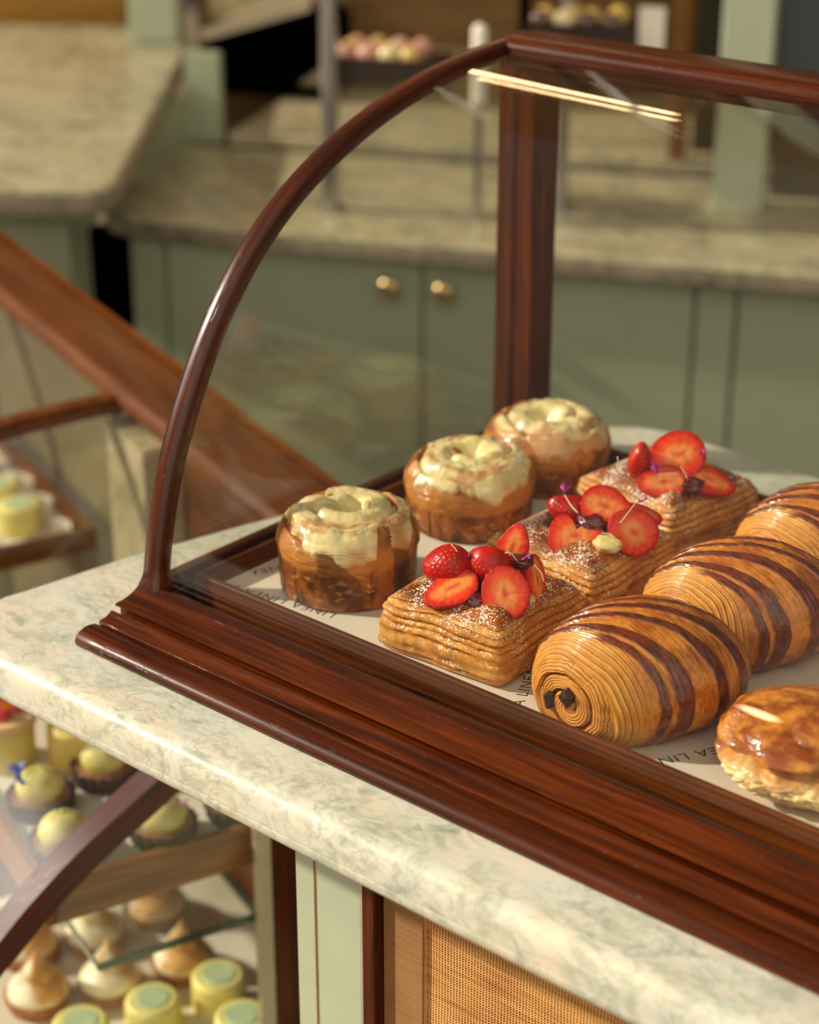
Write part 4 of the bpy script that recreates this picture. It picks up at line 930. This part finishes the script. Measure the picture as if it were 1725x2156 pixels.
# lower shelf board and glass shelf
v, f = box(-0.45, -0.1110, -0.125, 0.260, 0.507, 0.5135, 0.001); mesh('lower_shelf', inA(v), f, M_glass_edge, lower, world=True, sharp=30)
v, f = box(-0.45, -0.1185, 0.038, 0.2615, 0.6575, 0.6635, 0.0); mesh('glass_shelf', inA(v), f, M_glass, lower, False, world=True)
v, f = box(-0.45, -0.1175, 0.0365, 0.038, 0.6573, 0.6637, 0.0); mesh('glass_shelf_edge', inA(v), f, M_glass_edge, lower, False, world=True)
v, f = box(-0.1185, -0.1170, 0.038, 0.2615, 0.6573, 0.6637, 0.0); mesh('glass_shelf_edge', inA(v), f, M_glass_edge, lower, False, world=True)
for xx in (-0.43, -0.14):
    v, f = box(xx - 0.004, xx + 0.004, 0.248, 0.2615, 0.664, 0.7085, 0.001); mesh('shelf_bracket', inA(v), f, M_chrome, lower, False, world=True)

def tray_box(name, label, x0, x1, y0, y1, z0, z1, mx, my, th=0.008, pz=None):
    c = LA((x0 + x1) / 2, (y0 + y1) / 2); t = thing(name, label, 'tray', (c[0], c[1], z0), A_AZ)
    for nm, b in (('tray_floor', (x0 + th, x1 - th, y0 + th, y1 - th, z0, z0 + 0.006)), ('front_wall', (x0, x1, y0, y0 + th, z0, z1)), ('back_wall', (x0, x1, y1 - th, y1, z0, z1)), ('end_wall', (x0, x0 + th, y0 + th, y1 - th, z0, z1)), ('end_wall', (x1 - th, x1, y0 + th, y1 - th, z0, z1))):
        v, f = box(*b, 0.0008); mesh(nm, inA(v), f, my if nm == 'end_wall' else mx, t, world=True, sharp=30)
    return t
tray_box('oak_tray', 'oak tray of cream domed chocolate tarts on the upper level under the marble edge', -0.445, -0.1180, 0.0, 0.2605, 0.7095, 0.745, M_oak_x, M_oak)
def flatpaper(label, x0, x1, y0, y1, z, az=A_AZ):
    c = Lf(az)((x0 + x1) / 2, (y0 + y1) / 2); v, f = box(x0, x1, y0, y1, z, z + 0.0006)
    w = rotz(v, az); o = mesh('paper_liner', w, f, M_paper, smooth=False, loc=(c[0], c[1], z)); return tag(o, label, 'paper')
flatpaper('white paper under the cream domed chocolate tarts in the oak tray', -0.436, -0.127, 0.009, 0.2515, 0.7345)
flatpaper('white paper under the meringue tarts on the lowest shelf', -0.445, -0.1125, -0.110, 0.25, 0.5136)
v, f = box(-0.436, -0.127, 0.009, 0.2515, 0.7157, 0.7344); o = mesh('tray_riser', inA(v), f, M_oak, smooth=False, loc=(*LA(-.28, .13)[:2], .7157)); tag(o, 'oak riser board filling the oak tray beneath its paper', 'board')

# ---- small cakes and tarts: one of each built with its parts, then copied
def crust(parent, R, H, seed, cols, flute=0.0, mat=M_crumb, name='tart_crust'):
    nu, nv = 60, 140; P = smooth_curve([(0, 0.0001), (R * .6, 0.0001), (R * .86, 0.0003), (R * .93, H * .3), (R, H * .85), (R * .985, H), (R * .93, H * .97), (R * .88, H * .82), (R * .4, H * .8), (0, H * .8)], nu)
    th = np.linspace(0, 2 * PI, nv, endpoint=False)[None, :]; r = P[:, 0][:, None]; z = P[:, 1][:, None]
    n = fbm(np.cos(th) * 6 + seed, np.sin(th) * 6, z * 250)
    rr = r * (1 + 0.035 * n * (r > R * .3)) + flute * np.sin(th * 20) * (r > R * .8); V = np.stack([rr * np.cos(th), rr * np.sin(th), z + 0.0008 * n * (z > H * .2)], -1)
    c = mixc(cols[0], cols[1], sstep(-.4, .4, n)); A = 0.4 * np.ones_like(n)
    mesh(name, V, gridfaces(nu, nv, True)[:, ::-1].copy(), mat, parent, col=np.concatenate([c, A[..., None]], -1))
def turned(parent, name, prof, mat, colf, seed=0, nv=110, wob=0.0, nu=90, sw=0.0):
    P = smooth_curve(prof, nu); th = np.linspace(0, 2 * PI, nv, endpoint=False)[None, :]; r = P[:, 0][:, None]; z = P[:, 1][:, None]
    n = fbm(np.cos(th) * 1.5 + seed, np.sin(th) * 1.5, z * 60)
    rr = r * (1 + wob * n) ; x = rr * np.cos(th) + sw * (z - .02) * (z > .02); y = rr * np.sin(th)
    V = np.stack([x, y, z * np.ones_like(th)], -1); c = colf(x, y, V[..., 2], n); A = np.ones_like(n)
    mesh(name, V, gridfaces(nu, nv, True), mat, parent, col=np.concatenate([np.clip(c, 0, 1), A[..., None]], -1))
def meringue(parent, seed):
    crust(parent, .0262, .0115, seed, (lin(132, 74, 26), lin(184, 116, 52)))
    p = [(0, .0520), (.0012, .0495), (.0030, .0450), (.0062, .0400), (.0100, .0350), (.0122, .0305), (.0120, .0275), (.0125, .0258), (.0160, .0240), (.0205, .0205), (.0232, .0160), (.0234, .0120), (.0215, .0098), (.012, .0092)]
    def cf(x, y, z, n):
        t = sstep(0.012, 0.030, z + 0.004 * n + 0.10 * x) ; t2 = sstep(-0.1, .35, n + 30 * x)
        return mixc(mixc(lin(250, 238, 206), lin(214, 150, 58), np.clip(t2 * sstep(.011, .018, z) * .85, 0, 1)), lin(196, 132, 44), np.clip(sstep(.022, .030, z) * sstep(-.6, .3, n + 20 * x), 0, 1) * .9)
    turned(parent, 'meringue_swirl', p, M_cream, cf, seed, wob=.05, sw=.04)
def yellow_cake(parent, seed):
    p = [(0, .0305), (.0125, .0305), (.0175, .0308), (.0205, .0298), (.0222, .0272), (.0226, .023), (.0228, .010), (.0226, .002), (.021, .0002), (0, .0001)]
    turned(parent, 'cake_shell', p, M_cream, lambda x, y, z, n: mixc(lin(226, 210, 112), lin(238, 226, 140), sstep(.02, .032, z)), seed)
    q = [(0, .0318), (.0120, .0318), (.0134, .0316), (.0138, .0308), (.0138, .0306)]
    def cf(x, y, z, n):
        r = np.hypot(x, y); return mixc(lin(196, 214, 172), lin(168, 192, 146), np.exp(-((r - .0112) / .0006) ** 2) + 0.6 * (np.abs(np.sin(x * 900) * np.cos(y * 700)) > .8) * (r < .006))
    turned(parent, 'green_disc', q, M_cream, cf, seed)
def dome_tart(parent, seed, garnish='pistachio'):
    crust(parent, 0.0245, .0150, seed, (lin(52, 30, 20), lin(92, 58, 38)), flute=.0010, mat=M_crumb)
    turned(parent, 'cream_dome', [(0, .0330), (.006, .0325), (.0115, .0300), (.0155, .0255), (.0172, .0205), (.0165, .0165), (.0150, .0135), (.008, .0130)], M_cream, lambda x, y, z, n: mixc(lin(222, 204, 118), lin(234, 220, 146), sstep(-.3, .3, n)), seed)
    turned(parent, 'caramel_fill', [(0, .0142), (.015, .0142), (.0205, .0138), (.0212, .0128)], M_sweet, lambda x, y, z, n: mixc(lin(134, 84, 52), lin(150, 98, 62), sstep(-.3, .3, n)), seed)
    rs = np.random.RandomState(seed)
    for k in range(5):
        a = rs.uniform(0, 6.28); r = rs.uniform(.001, .009); z = .0325 - r * r * 60
        blob(parent, 'pistachio_piece', (r * math.cos(a), r * math.sin(a), z), (.0034, .0022, .0024), M_pist, k)
M_pist = plain('pistachio_green', lin(170, 182, 70), .5, vary=.2, scale=400)
M_blue = plain('blue_petal', lin(96, 122, 214), .6); M_orange = plain('orange_petal', lin(244, 150, 30), .6); M_violet = plain('violet_petal', lin(140, 66, 110), .6)
M_rasp = plain('red_fruit', lin(196, 40, 44), .35, coat=.5, vary=.3, scale=200, bumpy=.0006)
M_beige = plain('beige_cake_side', lin(222, 186, 140), .6, vary=.1); M_ycake = plain('yellow_cake_cream', lin(230, 206, 110), .5)

shelfZ, upZ = 0.5144, 0.7352
def row(name, label_list, cat, group, build, z, scale=1.0, seed=3):
    first = None
    for i, (x, y, lb) in enumerate(label_list):
        p = LA(x, y, 0)
        if first is None:
            first = thing(name, lb, cat, (p[0], p[1], z), .3, group); build(first, seed); first.scale = (scale,) * 3; bpy.context.view_layer.update()
        else:
            d = dup(first, (p[0], p[1], z), 0.3 + 1.1 * math.sin(i * 2.1), lb); d.scale = (scale * (1 + .03 * math.sin(i * 3)),) * 3
    return first
row('meringue_tart', [(-.282, .037, 'meringue tart at the far left of the lowest shelf, its whole peak in view'),
     (-.267, .096, 'meringue tart whose tall peak stands behind the corner of the glass shelf'),
     (-.263, .163, 'meringue tart under the front edge of the glass shelf, behind the rightmost yellow cake'),
     (-.350, .051, 'meringue tart partly behind the mahogany arch at the left of the lowest shelf'),
     (-.338, .109, 'meringue tart just below the oak tray, left of the glass shelf corner'),
     (-.350, .173, 'meringue tart farthest back, seen through the glass shelf under the oak tray')], 'tart', 'meringue tarts on the lowest shelf', meringue, shelfZ, 1.1)
row('small_cake', [(-.203, .110, 'yellow cake with a pale green disc, middle of the three whole ones at the bottom'),
     (-.205, .171, 'round yellow cake with a pale green disc, topmost of them, beside the pale metal edge'),
     (-.147, .166, 'round yellow cake with a pale green disc, cut off by the pale metal edge'),
     (-.204, .047, 'round yellow cake with a pale green disc, leftmost of them at the bottom edge')], 'cake', 'yellow cakes with green discs', yellow_cake, shelfZ, 1.04)
row('domed_tart', [(-.234, .040, 'chocolate tart with a cream dome and blue petals, left of the mahogany arch'),
     (-.165, .034, 'chocolate tart with a cream dome, lowest one beside the mahogany arch'),
     (-.150, .108, 'domed chocolate tart with a violet petal, right of the mahogany arch'),
     (-.250, .100, 'chocolate tart with a cream dome cut by the marble edge, above the arch'),
     (-.150, .172, 'chocolate tart at the right of the oak tray, mostly hidden by the marble edge')], 'tart', 'cream domed chocolate tarts in the oak tray', dome_tart, upZ, 1.1)
for o in [x for x in bpy.data.objects if x.get('label', '').startswith('chocolate tart with a cream dome and blue')]:
    petal_o = [(-.006, -.012, .031, 2.6), (.004, -.014, .030, 4.0)]
    for lx, ly, lz, a in petal_o:
        n0 = len(bpy.data.objects); petal(o, (lx, ly, lz), a, .011); k = o.children[-1] if o.children else None
    for k in bpy.data.objects:
        if k.parent == o and k.name.startswith('petal'): k.data.materials[0] = M_blue
for o in [x for x in bpy.data.objects if x.get('label', '').startswith('domed chocolate tart with a violet')]:
    petal(o, (.007, .008, .030), .8, .012)
    for k in bpy.data.objects:
        if k.parent == o and k.name.startswith('petal'): k.data.materials[0] = M_violet
# tall fruit-topped cake and its yellow neighbour
p = LA(-.318, .040)
t = thing('fruit_cake', 'tall round cake with red fruit and an orange petal in the oak tray', 'cake', (p[0], p[1], upZ))
v, f = lathe([(.001, .0002), (.024, .0002), (.0245, .034), (.0235, .036), (.001, .036)]); mesh('cake_side', v, f, M_ycake, t, sharp=40)
v, f = lathe([(.001, .0362), (.0262, .0362), (.0268, .038), (.0262, .0455), (.001, .046)]); mesh('biscuit_top', v, f, M_beige, t, sharp=40)
for k, (a, b) in enumerate(((.006, -.006), (-.010, .004), (-.002, -.014), (.004, .010))): blob(t, 'red_fruit', (a, b, .050), (.0085, .0075, .007), M_rasp, k)
petal(t, (.010, -.004, .051), -.6, .018, 1.2)
for k in bpy.data.objects:
    if k.parent == t and k.name.startswith('petal'): k.data.materials[0] = M_orange
p = LA(-.292, .092)
t = thing('yellow_cake', 'plain yellow round cake mostly hidden by the marble edge beside the fruit cake', 'cake', (p[0], p[1], upZ))
turned(t, 'cake_body', [(0, .036), (.018, .036), (.0225, .034), (.024, .030), (.0242, .010), (.023, .0003), (0, .0002)], M_cream, lambda x, y, z, n: mixc(lin(232, 196, 92), lin(240, 210, 116), sstep(0, .03, z)), 2)

# ---------------- the long case behind, to the left: same row, seen past the counter
longc = lower
XL, XR = -1.12, -.462
M_ARC = [(-0.150, 0.480), (-0.135, 0.60), (-0.105, 0.72), (-0.055, 0.82), (0.010, 0.890), (0.070, 0.922), (0.131, 0.936), (0.198, 0.941), (0.246, 0.942)]
ma = smooth_curve(M_ARC, 60); mt = np.gradient(ma, axis=0); mt /= np.linalg.norm(mt, axis=1)[:, None]; mn = np.c_[-mt[:, 1], mt[:, 0]]
for xc in (-.5555, -1.11):
    rings = [[(xc + .008, *p), (xc + .008, *(p - n * 0.016)), (xc - .008, *(p - n * 0.016)), (xc - .008, *p)] for p, n in zip(ma, mn)]
    v, f = sweep(rings, None); mesh('arched_muntin', inA(v), f, M_case_l, longc, world=True, sharp=35)
rp = [(0.2440, .9300), (0.2400, .9380), (0.2420, .9450), (0.2480, .9500), (0.3020, .9500), (0.3080, .9480), (0.3120, .9430), (0.3120, .9250), (0.2500, .9250)]
v, f = extrude_x(rp[::-1], XL, 0.02); mesh('top_rail', inA(v), f, M_case_l, longc, world=True, sharp=35)
v, f = box(XL, 0.0, .3125, .3150, .925, .953, 0); mesh('gilded_back_edge', inA(v), f, M_case_l, longc, False, world=True)
v, f = sheet(ma - mn * .004, mn, XL, XR, .004); mesh('bent_front_glass', inA(v), f, M_glass, longc, world=True, sharp=40)
v, f = box(XL, XR, -0.16, 0.32, 0.44, 0.4515); mesh('floor_board', inA(v), f, M_case_l, longc, False, world=True)
v, f = box(XL, XR, .300, .310, .452, .9248); mesh('back_board', inA(v), f, plain('case_back_paint', lin(120, 108, 78), .5), longc, False, world=True)
v, f = box(-.560, -.556, -.09, .299, .452, .926); mesh('glass_divider', inA(v), f, M_glass, longc, False, world=True)
v, f = box(-.556, -.552, .236, .246, .7, .928); mesh('divider_edge', inA(v), f, M_frame_pale, longc, False, world=True)
v, f = box(-.5545, -.4640, .230, .299, .453, .920); mesh('end_lining', inA(v), f, M_marble_bg, longc, False, world=True)
v, f = box(XL, -.565, -.05, .299, .716, .7230); mesh('shelf', inA(v), f, M_glass, longc, False, world=True)
tray_box('walnut_tray', 'brown wooden tray of yellow cakes inside the long case at the left', -1.10, -.690, .135, .262, .7232, .748, M_case_l, M_case_l, .008)
flatpaper('white paper under the yellow cakes in the brown wooden tray', -1.09, -.70, .1435, .2535, .7294)
row('small_cake', [(-.763, .205, 'yellow cake with a pale top, nearest in the brown tray at the left'),
     (-.822, .200, 'yellow cake with a pale top, second in the brown tray at the left picture edge'),
     (-.885, .200, 'yellow cake with a pale top, third in the brown tray, mostly outside the picture')], 'cake', 'yellow cakes in the long case', yellow_cake, .7301, 1.02, 8)
M_cup = plain('white_paper_cup', lin(238, 232, 214), .7)
for i, (x, y, lb) in enumerate([(-.728, .238, 'white paper square propped at the near end of the brown tray'), (-.800, .243, 'white paper square between the two yellow cakes and the tray edge'), (-.862, .243, 'white paper square at the back of the brown tray'), (-.735, .165, 'white paper square at the front corner of the brown tray')]):
    p = LA(x, y); v, f = box(-.013, .013, -.0008, .0008, 0, .018); v2, f2 = box(-.013, .013, .0008, .014, 0, .0008)
    v, f = join((v, f), (v2, f2)); o = mesh('paper_card', rotz(v, A_AZ + .5), f, M_cup, smooth=False); o.location = (p[0], p[1], .7301); tag(o, lb, 'paper card', 'white paper cards in the brown tray')

# ================================================================== REAR COUNTERS (turned 25.4 and 41 degrees)
def inB(v): return rotz(v, B_AZ)
def inD(v): return rotz(v, D_AZ)
ol = [(1.6, 1.300), (0.3, 1.300), (-0.30, 1.302), (-0.50, 1.315)]
for t_ in np.linspace(0, 1, 8): a = -PI / 2 - t_ * PI / 2; ol.append((-0.525 + .06 * math.cos(a), 1.375 + .06 * math.sin(a)))
ol += [(-0.6085, 1.50), (-0.6085, 1.718), (1.6, 1.718)]
ol = np.array(ol); area = 0.5 * np.sum(ol[:, 0] * np.roll(ol[:, 1], -1) - np.roll(ol[:, 0], -1) * ol[:, 1])
if area < 0: ol = ol[::-1]
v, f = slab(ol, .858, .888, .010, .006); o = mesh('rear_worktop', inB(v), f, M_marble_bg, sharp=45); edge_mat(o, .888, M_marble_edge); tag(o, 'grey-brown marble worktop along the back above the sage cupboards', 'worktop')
v, f = box(-0.545, 1.6, 1.728, 2.1195, .886, .905, .003); o = mesh('mirrored_ledge', inB(v), f, M_marble_bg, sharp=30); tag(o, 'marble surface standing in for the rear worktop mirror reflection, past a thin dark strip', 'worktop')  # solid marble in place of a mirror reflection of the worktop
v, f = box(-0.6085, 1.6, 1.7185, 1.7278, .84, .8875); o = mesh('dark_gap_strip', inB(v), f, M_dark, smooth=False); tag(o, 'thin dark strip between the two rear marble surfaces', 'strip')
cab = thing('rear_cupboard', 'sage green cupboard run with round brass knobs under the rear marble worktop', 'cupboard', (*LB(0.3, 1.5)[:2], 0), B_AZ)
v, f = box(-0.538, 1.6, 1.345, 1.71, 0, .8575); mesh('carcass', inB(v), f, M_dark, cab, False, world=True)
g = .0022
def dpanel(nm, a, b, z0=.03, z1=.8555, y0=1.3265):
    v, f = box(a + g, b - g, y0, 1.3449, z0, z1, .0015); return mesh(nm, inB(v), f, M_green, cab, world=True, sharp=30)
dpanel('stile', -.5375, -.487); dA = dpanel('door', -.487, -.134); dB = dpanel('door', -.134, .216); dpanel('stile', .216, .267); dpanel('door', .267, .62); dpanel('stile', .62, .67); dpanel('door', .67, 1.02)
def knob(par, x, z):
    v, f = lathe([(.001, -.0002), (.0075, 0), (.0060, .003), (.0045, .006), (.0060, .010), (.0125, .013), (.0150, .018), (.0140, .023), (.0090, .0270), (.001, .0282)], 32)
    v = np.c_[v[:, 0], -v[:, 2], v[:, 1]] + [x, 1.3264, z]; k = mesh('knob', inB(v), f, M_brass, par, world=True, sharp=60); k['label'] = 'round polished brass knob'
knob(dA, -.172, .826 - .004); knob(dB, -.100, .826 - .004)
# sage posts against the back
v, f = box(-.6095, -.556, 1.7285, 1.745, .888, 1.022, .001); o = mesh('sage_post', inB(v), f, M_green, smooth=False); tag(o, 'narrow sage green post at the back left corner of the rear worktop', 'post')
v, f = box(.203, .268, 1.545, 1.610, .8882, 2.6, .002); o = mesh('sage_column', inB(v), f, M_green_pale, smooth=False); tag(o, 'pale sage square column standing on the rear worktop at the right', 'column')
v, f = box(.269, 1.2, 1.60, 1.63, 1.015, 2.6, .001); o = mesh('slate_panel', inB(v), f, M_slate, smooth=False); tag(o, 'dark slate grey panel right of the pale sage column', 'panel')
v, f = box(.269, 1.2, 1.64, 1.71, .8882, 1.0145); o = mesh('dark_recess', inB(v), f, plain('recess_brown', lin(74, 60, 36), .7), smooth=False); tag(o, 'dark brown recess under the slate panel above the worktop', 'recess')
v, f = box(.115, .1385, 1.735, 1.76, .9052, 2.2, .001); o = mesh('wooden_post', inB(v), f, wood('post_wood', lin(90, 58, 26), lin(126, 86, 44), lin(150, 106, 60), axis=2), smooth=False); tag(o, 'brown wooden post at the back, left of the dark olive opening', 'post')
v, f = box(.1395, .30, 1.80, 1.83, .9052, 2.2); o = mesh('olive_opening', inB(v), f, plain('olive_dark', lin(40, 40, 18), .8), smooth=False); tag(o, 'dark olive panel between the wooden post and the sage column', 'panel')
v, f = box(-.119, -.104, 1.80, 1.815, .9052, 2.2); o = mesh('black_post', inB(v), f, M_black, smooth=False); tag(o, 'thin black upright behind the top corner of the pastry case', 'post')
v, f = box(-.38, .11, 2.05, 2.10, .9052, .975, .002); o = mesh('back_riser', inB(v), f, plain('riser_paint', lin(150, 140, 96), .5), smooth=False); tag(o, 'low olive-beige riser board at the back of the marble ledge', 'board')
for i, (x, y, r, lb) in enumerate(((-.283, 1.418, .0115, 'thick steel shelf standard left of the glass case arch'), (.010, 1.50, .0075, 'slim steel shelf standard behind the glass case top rail'))):
    c = LB(x, y); t = thing('shelf_standard', lb, 'post', (c[0], c[1], .8882))
    v, f = tube((0, 0, .004), (0, 0, 1.3), r, 24); mesh('tube', v, f, M_chrome, t, sharp=40)
    v, f = tube((0, 0, 0), (0, 0, .004), r * 1.7, 24); mesh('foot', v, f, M_chrome, t, sharp=40)
# black block for a dark gap in a mirror reflection, under its mirrored worktop edge
w0 = np.array([-1.2, 1.245]); 
bl = thing('mirrored_gap_block', 'black block with a slanted top standing in for a mirrored dark gap, back left', 'opening', (*LB(-.5, 2.0)[:2], .9052), B_AZ)
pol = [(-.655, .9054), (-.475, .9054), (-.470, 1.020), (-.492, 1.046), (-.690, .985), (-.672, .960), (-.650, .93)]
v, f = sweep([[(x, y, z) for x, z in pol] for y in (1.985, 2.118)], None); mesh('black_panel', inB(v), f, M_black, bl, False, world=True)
slp = [(-.672, .9935), (-.490, 1.050), (-.490, 1.066), (-.672, 1.011)]
v, f = sweep([[(x, y, z) for x, z in slp] for y in (1.96, 2.118)], None); o = mesh('mirrored_edge', inB(v), f, M_frame_pale, smooth=False, loc=LB(-.6, 2.0, 1.0)); tag(o, 'pale slanted slab standing in for a mirrored worktop edge above the black block', 'edge')  # built in place of the left worktop edge reflected in a mirror
v, f = box(-.72, -.480, 2.1185, 2.1198, 1.0, 1.5); o = mesh('mirrored_marble', inB(v), f, M_marble_bg, smooth=False, loc=LB(-.6, 2.1, 1.0)); tag(o, 'marble slab on the back wall standing in for a mirrored worktop', 'panel')  # mirror reflection of a worktop, built as a solid panel

# wall-hung glass shelf with wooden trays of chocolates
gs = thing('glass_shelf', 'clear glass shelf on steel standards carrying two dark trays of chocolates', 'shelf', (*LB(-.05, 1.5)[:2], 1.04), B_AZ)
v, f = box(-.33, .19, 1.43, 1.60, 1.046, 1.052); mesh('pane', inB(v), f, M_glass, gs, False, world=True)
M_ctray = plain('dark_chocolate_tray', lin(42, 24, 12), .5)
cols = [M_cp, M_cy, M_cb] if False else [plain('pink_bonbon', lin(206, 150, 130), .25, coat=.8), plain('gold_bonbon', lin(196, 166, 84), .25, coat=.8), plain('brown_bonbon', lin(84, 46, 24), .25, coat=.8), plain('cream_bonbon', lin(220, 200, 150), .25, coat=.8)]
def choc_tray(x0, x1, y0, y1, z0, label, glabel, rs, rows, cols_):
    c = LB((x0 + x1) / 2, (y0 + y1) / 2); t = thing('chocolate_tray', label, 'tray', (c[0], c[1], z0), B_AZ)
    v, f = box(x0, x1, y0, y1, z0, z0 + .026, .002); mesh('tray_base', inB(v), f, M_ctray, t, world=True, sharp=30)
    v, f = box(x0, x1, y0, y0 + .004, z0 + .0262, z0 + .031, .001); mesh('tray_lip', inB(v), f, M_ctray, t, world=True, sharp=30)
    proto = {}
    nx = int((x1 - x0 - .01) / 0.0300); k = 0
    for j in range(rows):
        for i in range(nx):
            q = LB(x0 + .017 + i * 0.0300, y0 + .020 + j * .030); mi = rs.choice(cols_)
            lb = '%s chocolate, %s' % (('pink', 'golden', 'brown', 'cream')[mi], glabel)
            if mi not in proto:
                me_ = None; v, f = lathe([(.001, 0), (.0125, 0), (.0138, .004), (.0125, .011), (.0080, .0175), (.001, .0195)], 20)
                o = mesh('chocolate', v, f, cols[mi], sharp=70); proto[mi] = o
            else:
                o = proto[mi].copy(); COL.objects.link(o)
            o.location = (q[0], q[1], z0 + .0263); tag(o, lb, 'chocolate', glabel + ' ' + ('pink', 'golden', 'brown', 'cream')[mi]); k += 1
choc_tray(-.296, -.150, 1.45, 1.55, 1.0522, 'dark tray of pink and golden chocolates on the glass shelf beside the steel standard', 'in the left dark tray on the glass shelf', np.random.RandomState(4), 3, [0, 1, 0, 3])
choc_tray(-.035, .105, 1.45, 1.55, 1.0522 + .055, 'dark tray of golden and brown chocolates behind the top rail of the glass case', 'in the right dark tray above the glass case rail', np.random.RandomState(5), 3, [1, 3, 2])
v, f = box(-.036, .106, 1.449, 1.551, 1.0521, 1.1070, .001); o = mesh('tray_stand', inB(v), f, M_ctray, loc=LB(.05, 1.5, 1.0521)); tag(o, 'dark block raising the right chocolate tray on the glass shelf', 'stand')
c = LB(.120, 1.47); t = thing('price_card', 'cream blank card standing beside the right chocolate tray', 'card', (c[0], c[1], 1.0522), B_AZ)
v, f = box(-.013, .020, -.001, .001, .030, .110, .0004); mesh('card', v, f, M_cup, t, False)
v, f = box(-.010, .017, -.010, .010, 0, .030, .001); mesh('card_foot', v, f, M_ctray, t, False)
c = LB(-.085, 1.42); t = thing('white_candle', 'short white cylinder with a rounded top standing behind the glass arch', 'candle', (c[0], c[1], 1.04))
v, f = lathe([(.001, 0), (.0095, 0), (.0095, .090), (.0080, .0965), (.0040, .0995), (.001, .100)], 24); mesh('wax', v, f, M_cup, t, sharp=60)
v, f = tube((0, 0, -.151), (0, 0, -.0005), .005, 16); mesh('holder_stem', v, f, M_chrome, t, sharp=60)

# ---------------- left rear counter
v = [(-.56, 1.154), (-.168, 1.154), (-.144, 1.172), (-.135, 1.20), (-.136, 1.5), (-.136, 2.068), (-.170, 2.25), (-.56, 2.25)]
v, f = slab(v, .9580, .990, .012, .008); o = mesh('left_worktop', inD(v), f, M_marble_bg, sharp=45); edge_mat(o, .990, M_marble_edge); tag(o, 'high grey-brown marble worktop at the back left with a darker, rougher edge', 'worktop')
lc = thing('left_cupboard', 'sage green cupboard with a moulded cornice beneath the high marble worktop at the left', 'cupboard', (*LD(-.25, 1.28)[:2], 0), D_AZ)
v, f = box(-.325, -.203, 1.214, 1.36, 0, .9295); mesh('body', inD(v), f, M_green, lc, False, world=True)
pr = [(1.193, .9576), (1.190, .946), (1.199, .940), (1.208, .934), (1.212, .930), (1.36, .930), (1.36, .9576)]
v, f = extrude_x(pr, -.345, -.172); mesh('cornice', inD(v), f, M_green, lc, world=True, sharp=30)
v, f = box(-.56, -.262, 2.255, 2.30, .85, 1.12, .002); o = mesh('golden_board', inD(v), f, M_gold, smooth=False, loc=LD(-.4, 2.27, 1.0)); tag(o, 'golden wooden board behind the high marble worktop at the top left', 'board')
v, f = box(-.234, -.158, 2.068, 2.16, .9902, 2.4, .002); o = mesh('sage_pillar', inD(v), f, M_green_pale, smooth=False, loc=LD(-.2, 2.11, .9902)); tag(o, 'pale sage pillar standing on the far end of the high marble worktop', 'pillar')
v, f = box(-.72, -.5395, 1.345, 1.375, 0, .857); o = mesh('gap_shade_panel', inB(v), f, M_black, smooth=False, loc=LB(-.6, 1.36, 0)); tag(o, 'black panel painting the shade between the left cupboard and the rear cupboards', 'gap')  # black sheet put in place of the shade between the cupboards

# ---------------- ceiling strip lights whose reflection runs across the bent glass, and a globe lamp added for a second glare there
def striplight(p0, p1, r, label, group=None):
    p0, p1 = np.array(p0), np.array(p1); c = (p0 + p1) / 2; t = thing('strip_light', label, 'light', tuple(c), 0, group)
    v, f = tube(p0 - c, p1 - c, r, 12); mesh('glowing_tube', v, f, M_lamp, t)
    d = (p1 - p0) / np.linalg.norm(p1 - p0)
    for s in (-1, 1):
        e = s * (np.linalg.norm(p1 - p0) / 2) * d; v, f = tube(e, e + s * d * .02, r * 1.8, 12); mesh('end_cap', v, f, M_brass, t)
striplight((-1.15, 1.527, 2.0), (-0.57, 1.370, 2.0), .008, 'long warm strip light hung high over the rear worktop')
for (x, y, z, lb) in ((-.615, -2.17, 1.07, 'unseen warm globe lamp added for a glare on the bent glass'),):
    t = thing('glare_lamp', lb, 'lamp', (x, y, 0), 0)
    v, f = lathe([(.12, 0), (.12, .012), (.012, .02), (.008, .04), (.008, z - .040)], 24); mesh('stand', v, f, M_brass, t, sharp=40)
    a_ = np.linspace(0.02, PI - .02, 20); v, f = lathe([(.036 * math.sin(q), z - .036 * math.cos(q)) for q in a_], 32); mesh('globe', v, f, M_lamp, t)
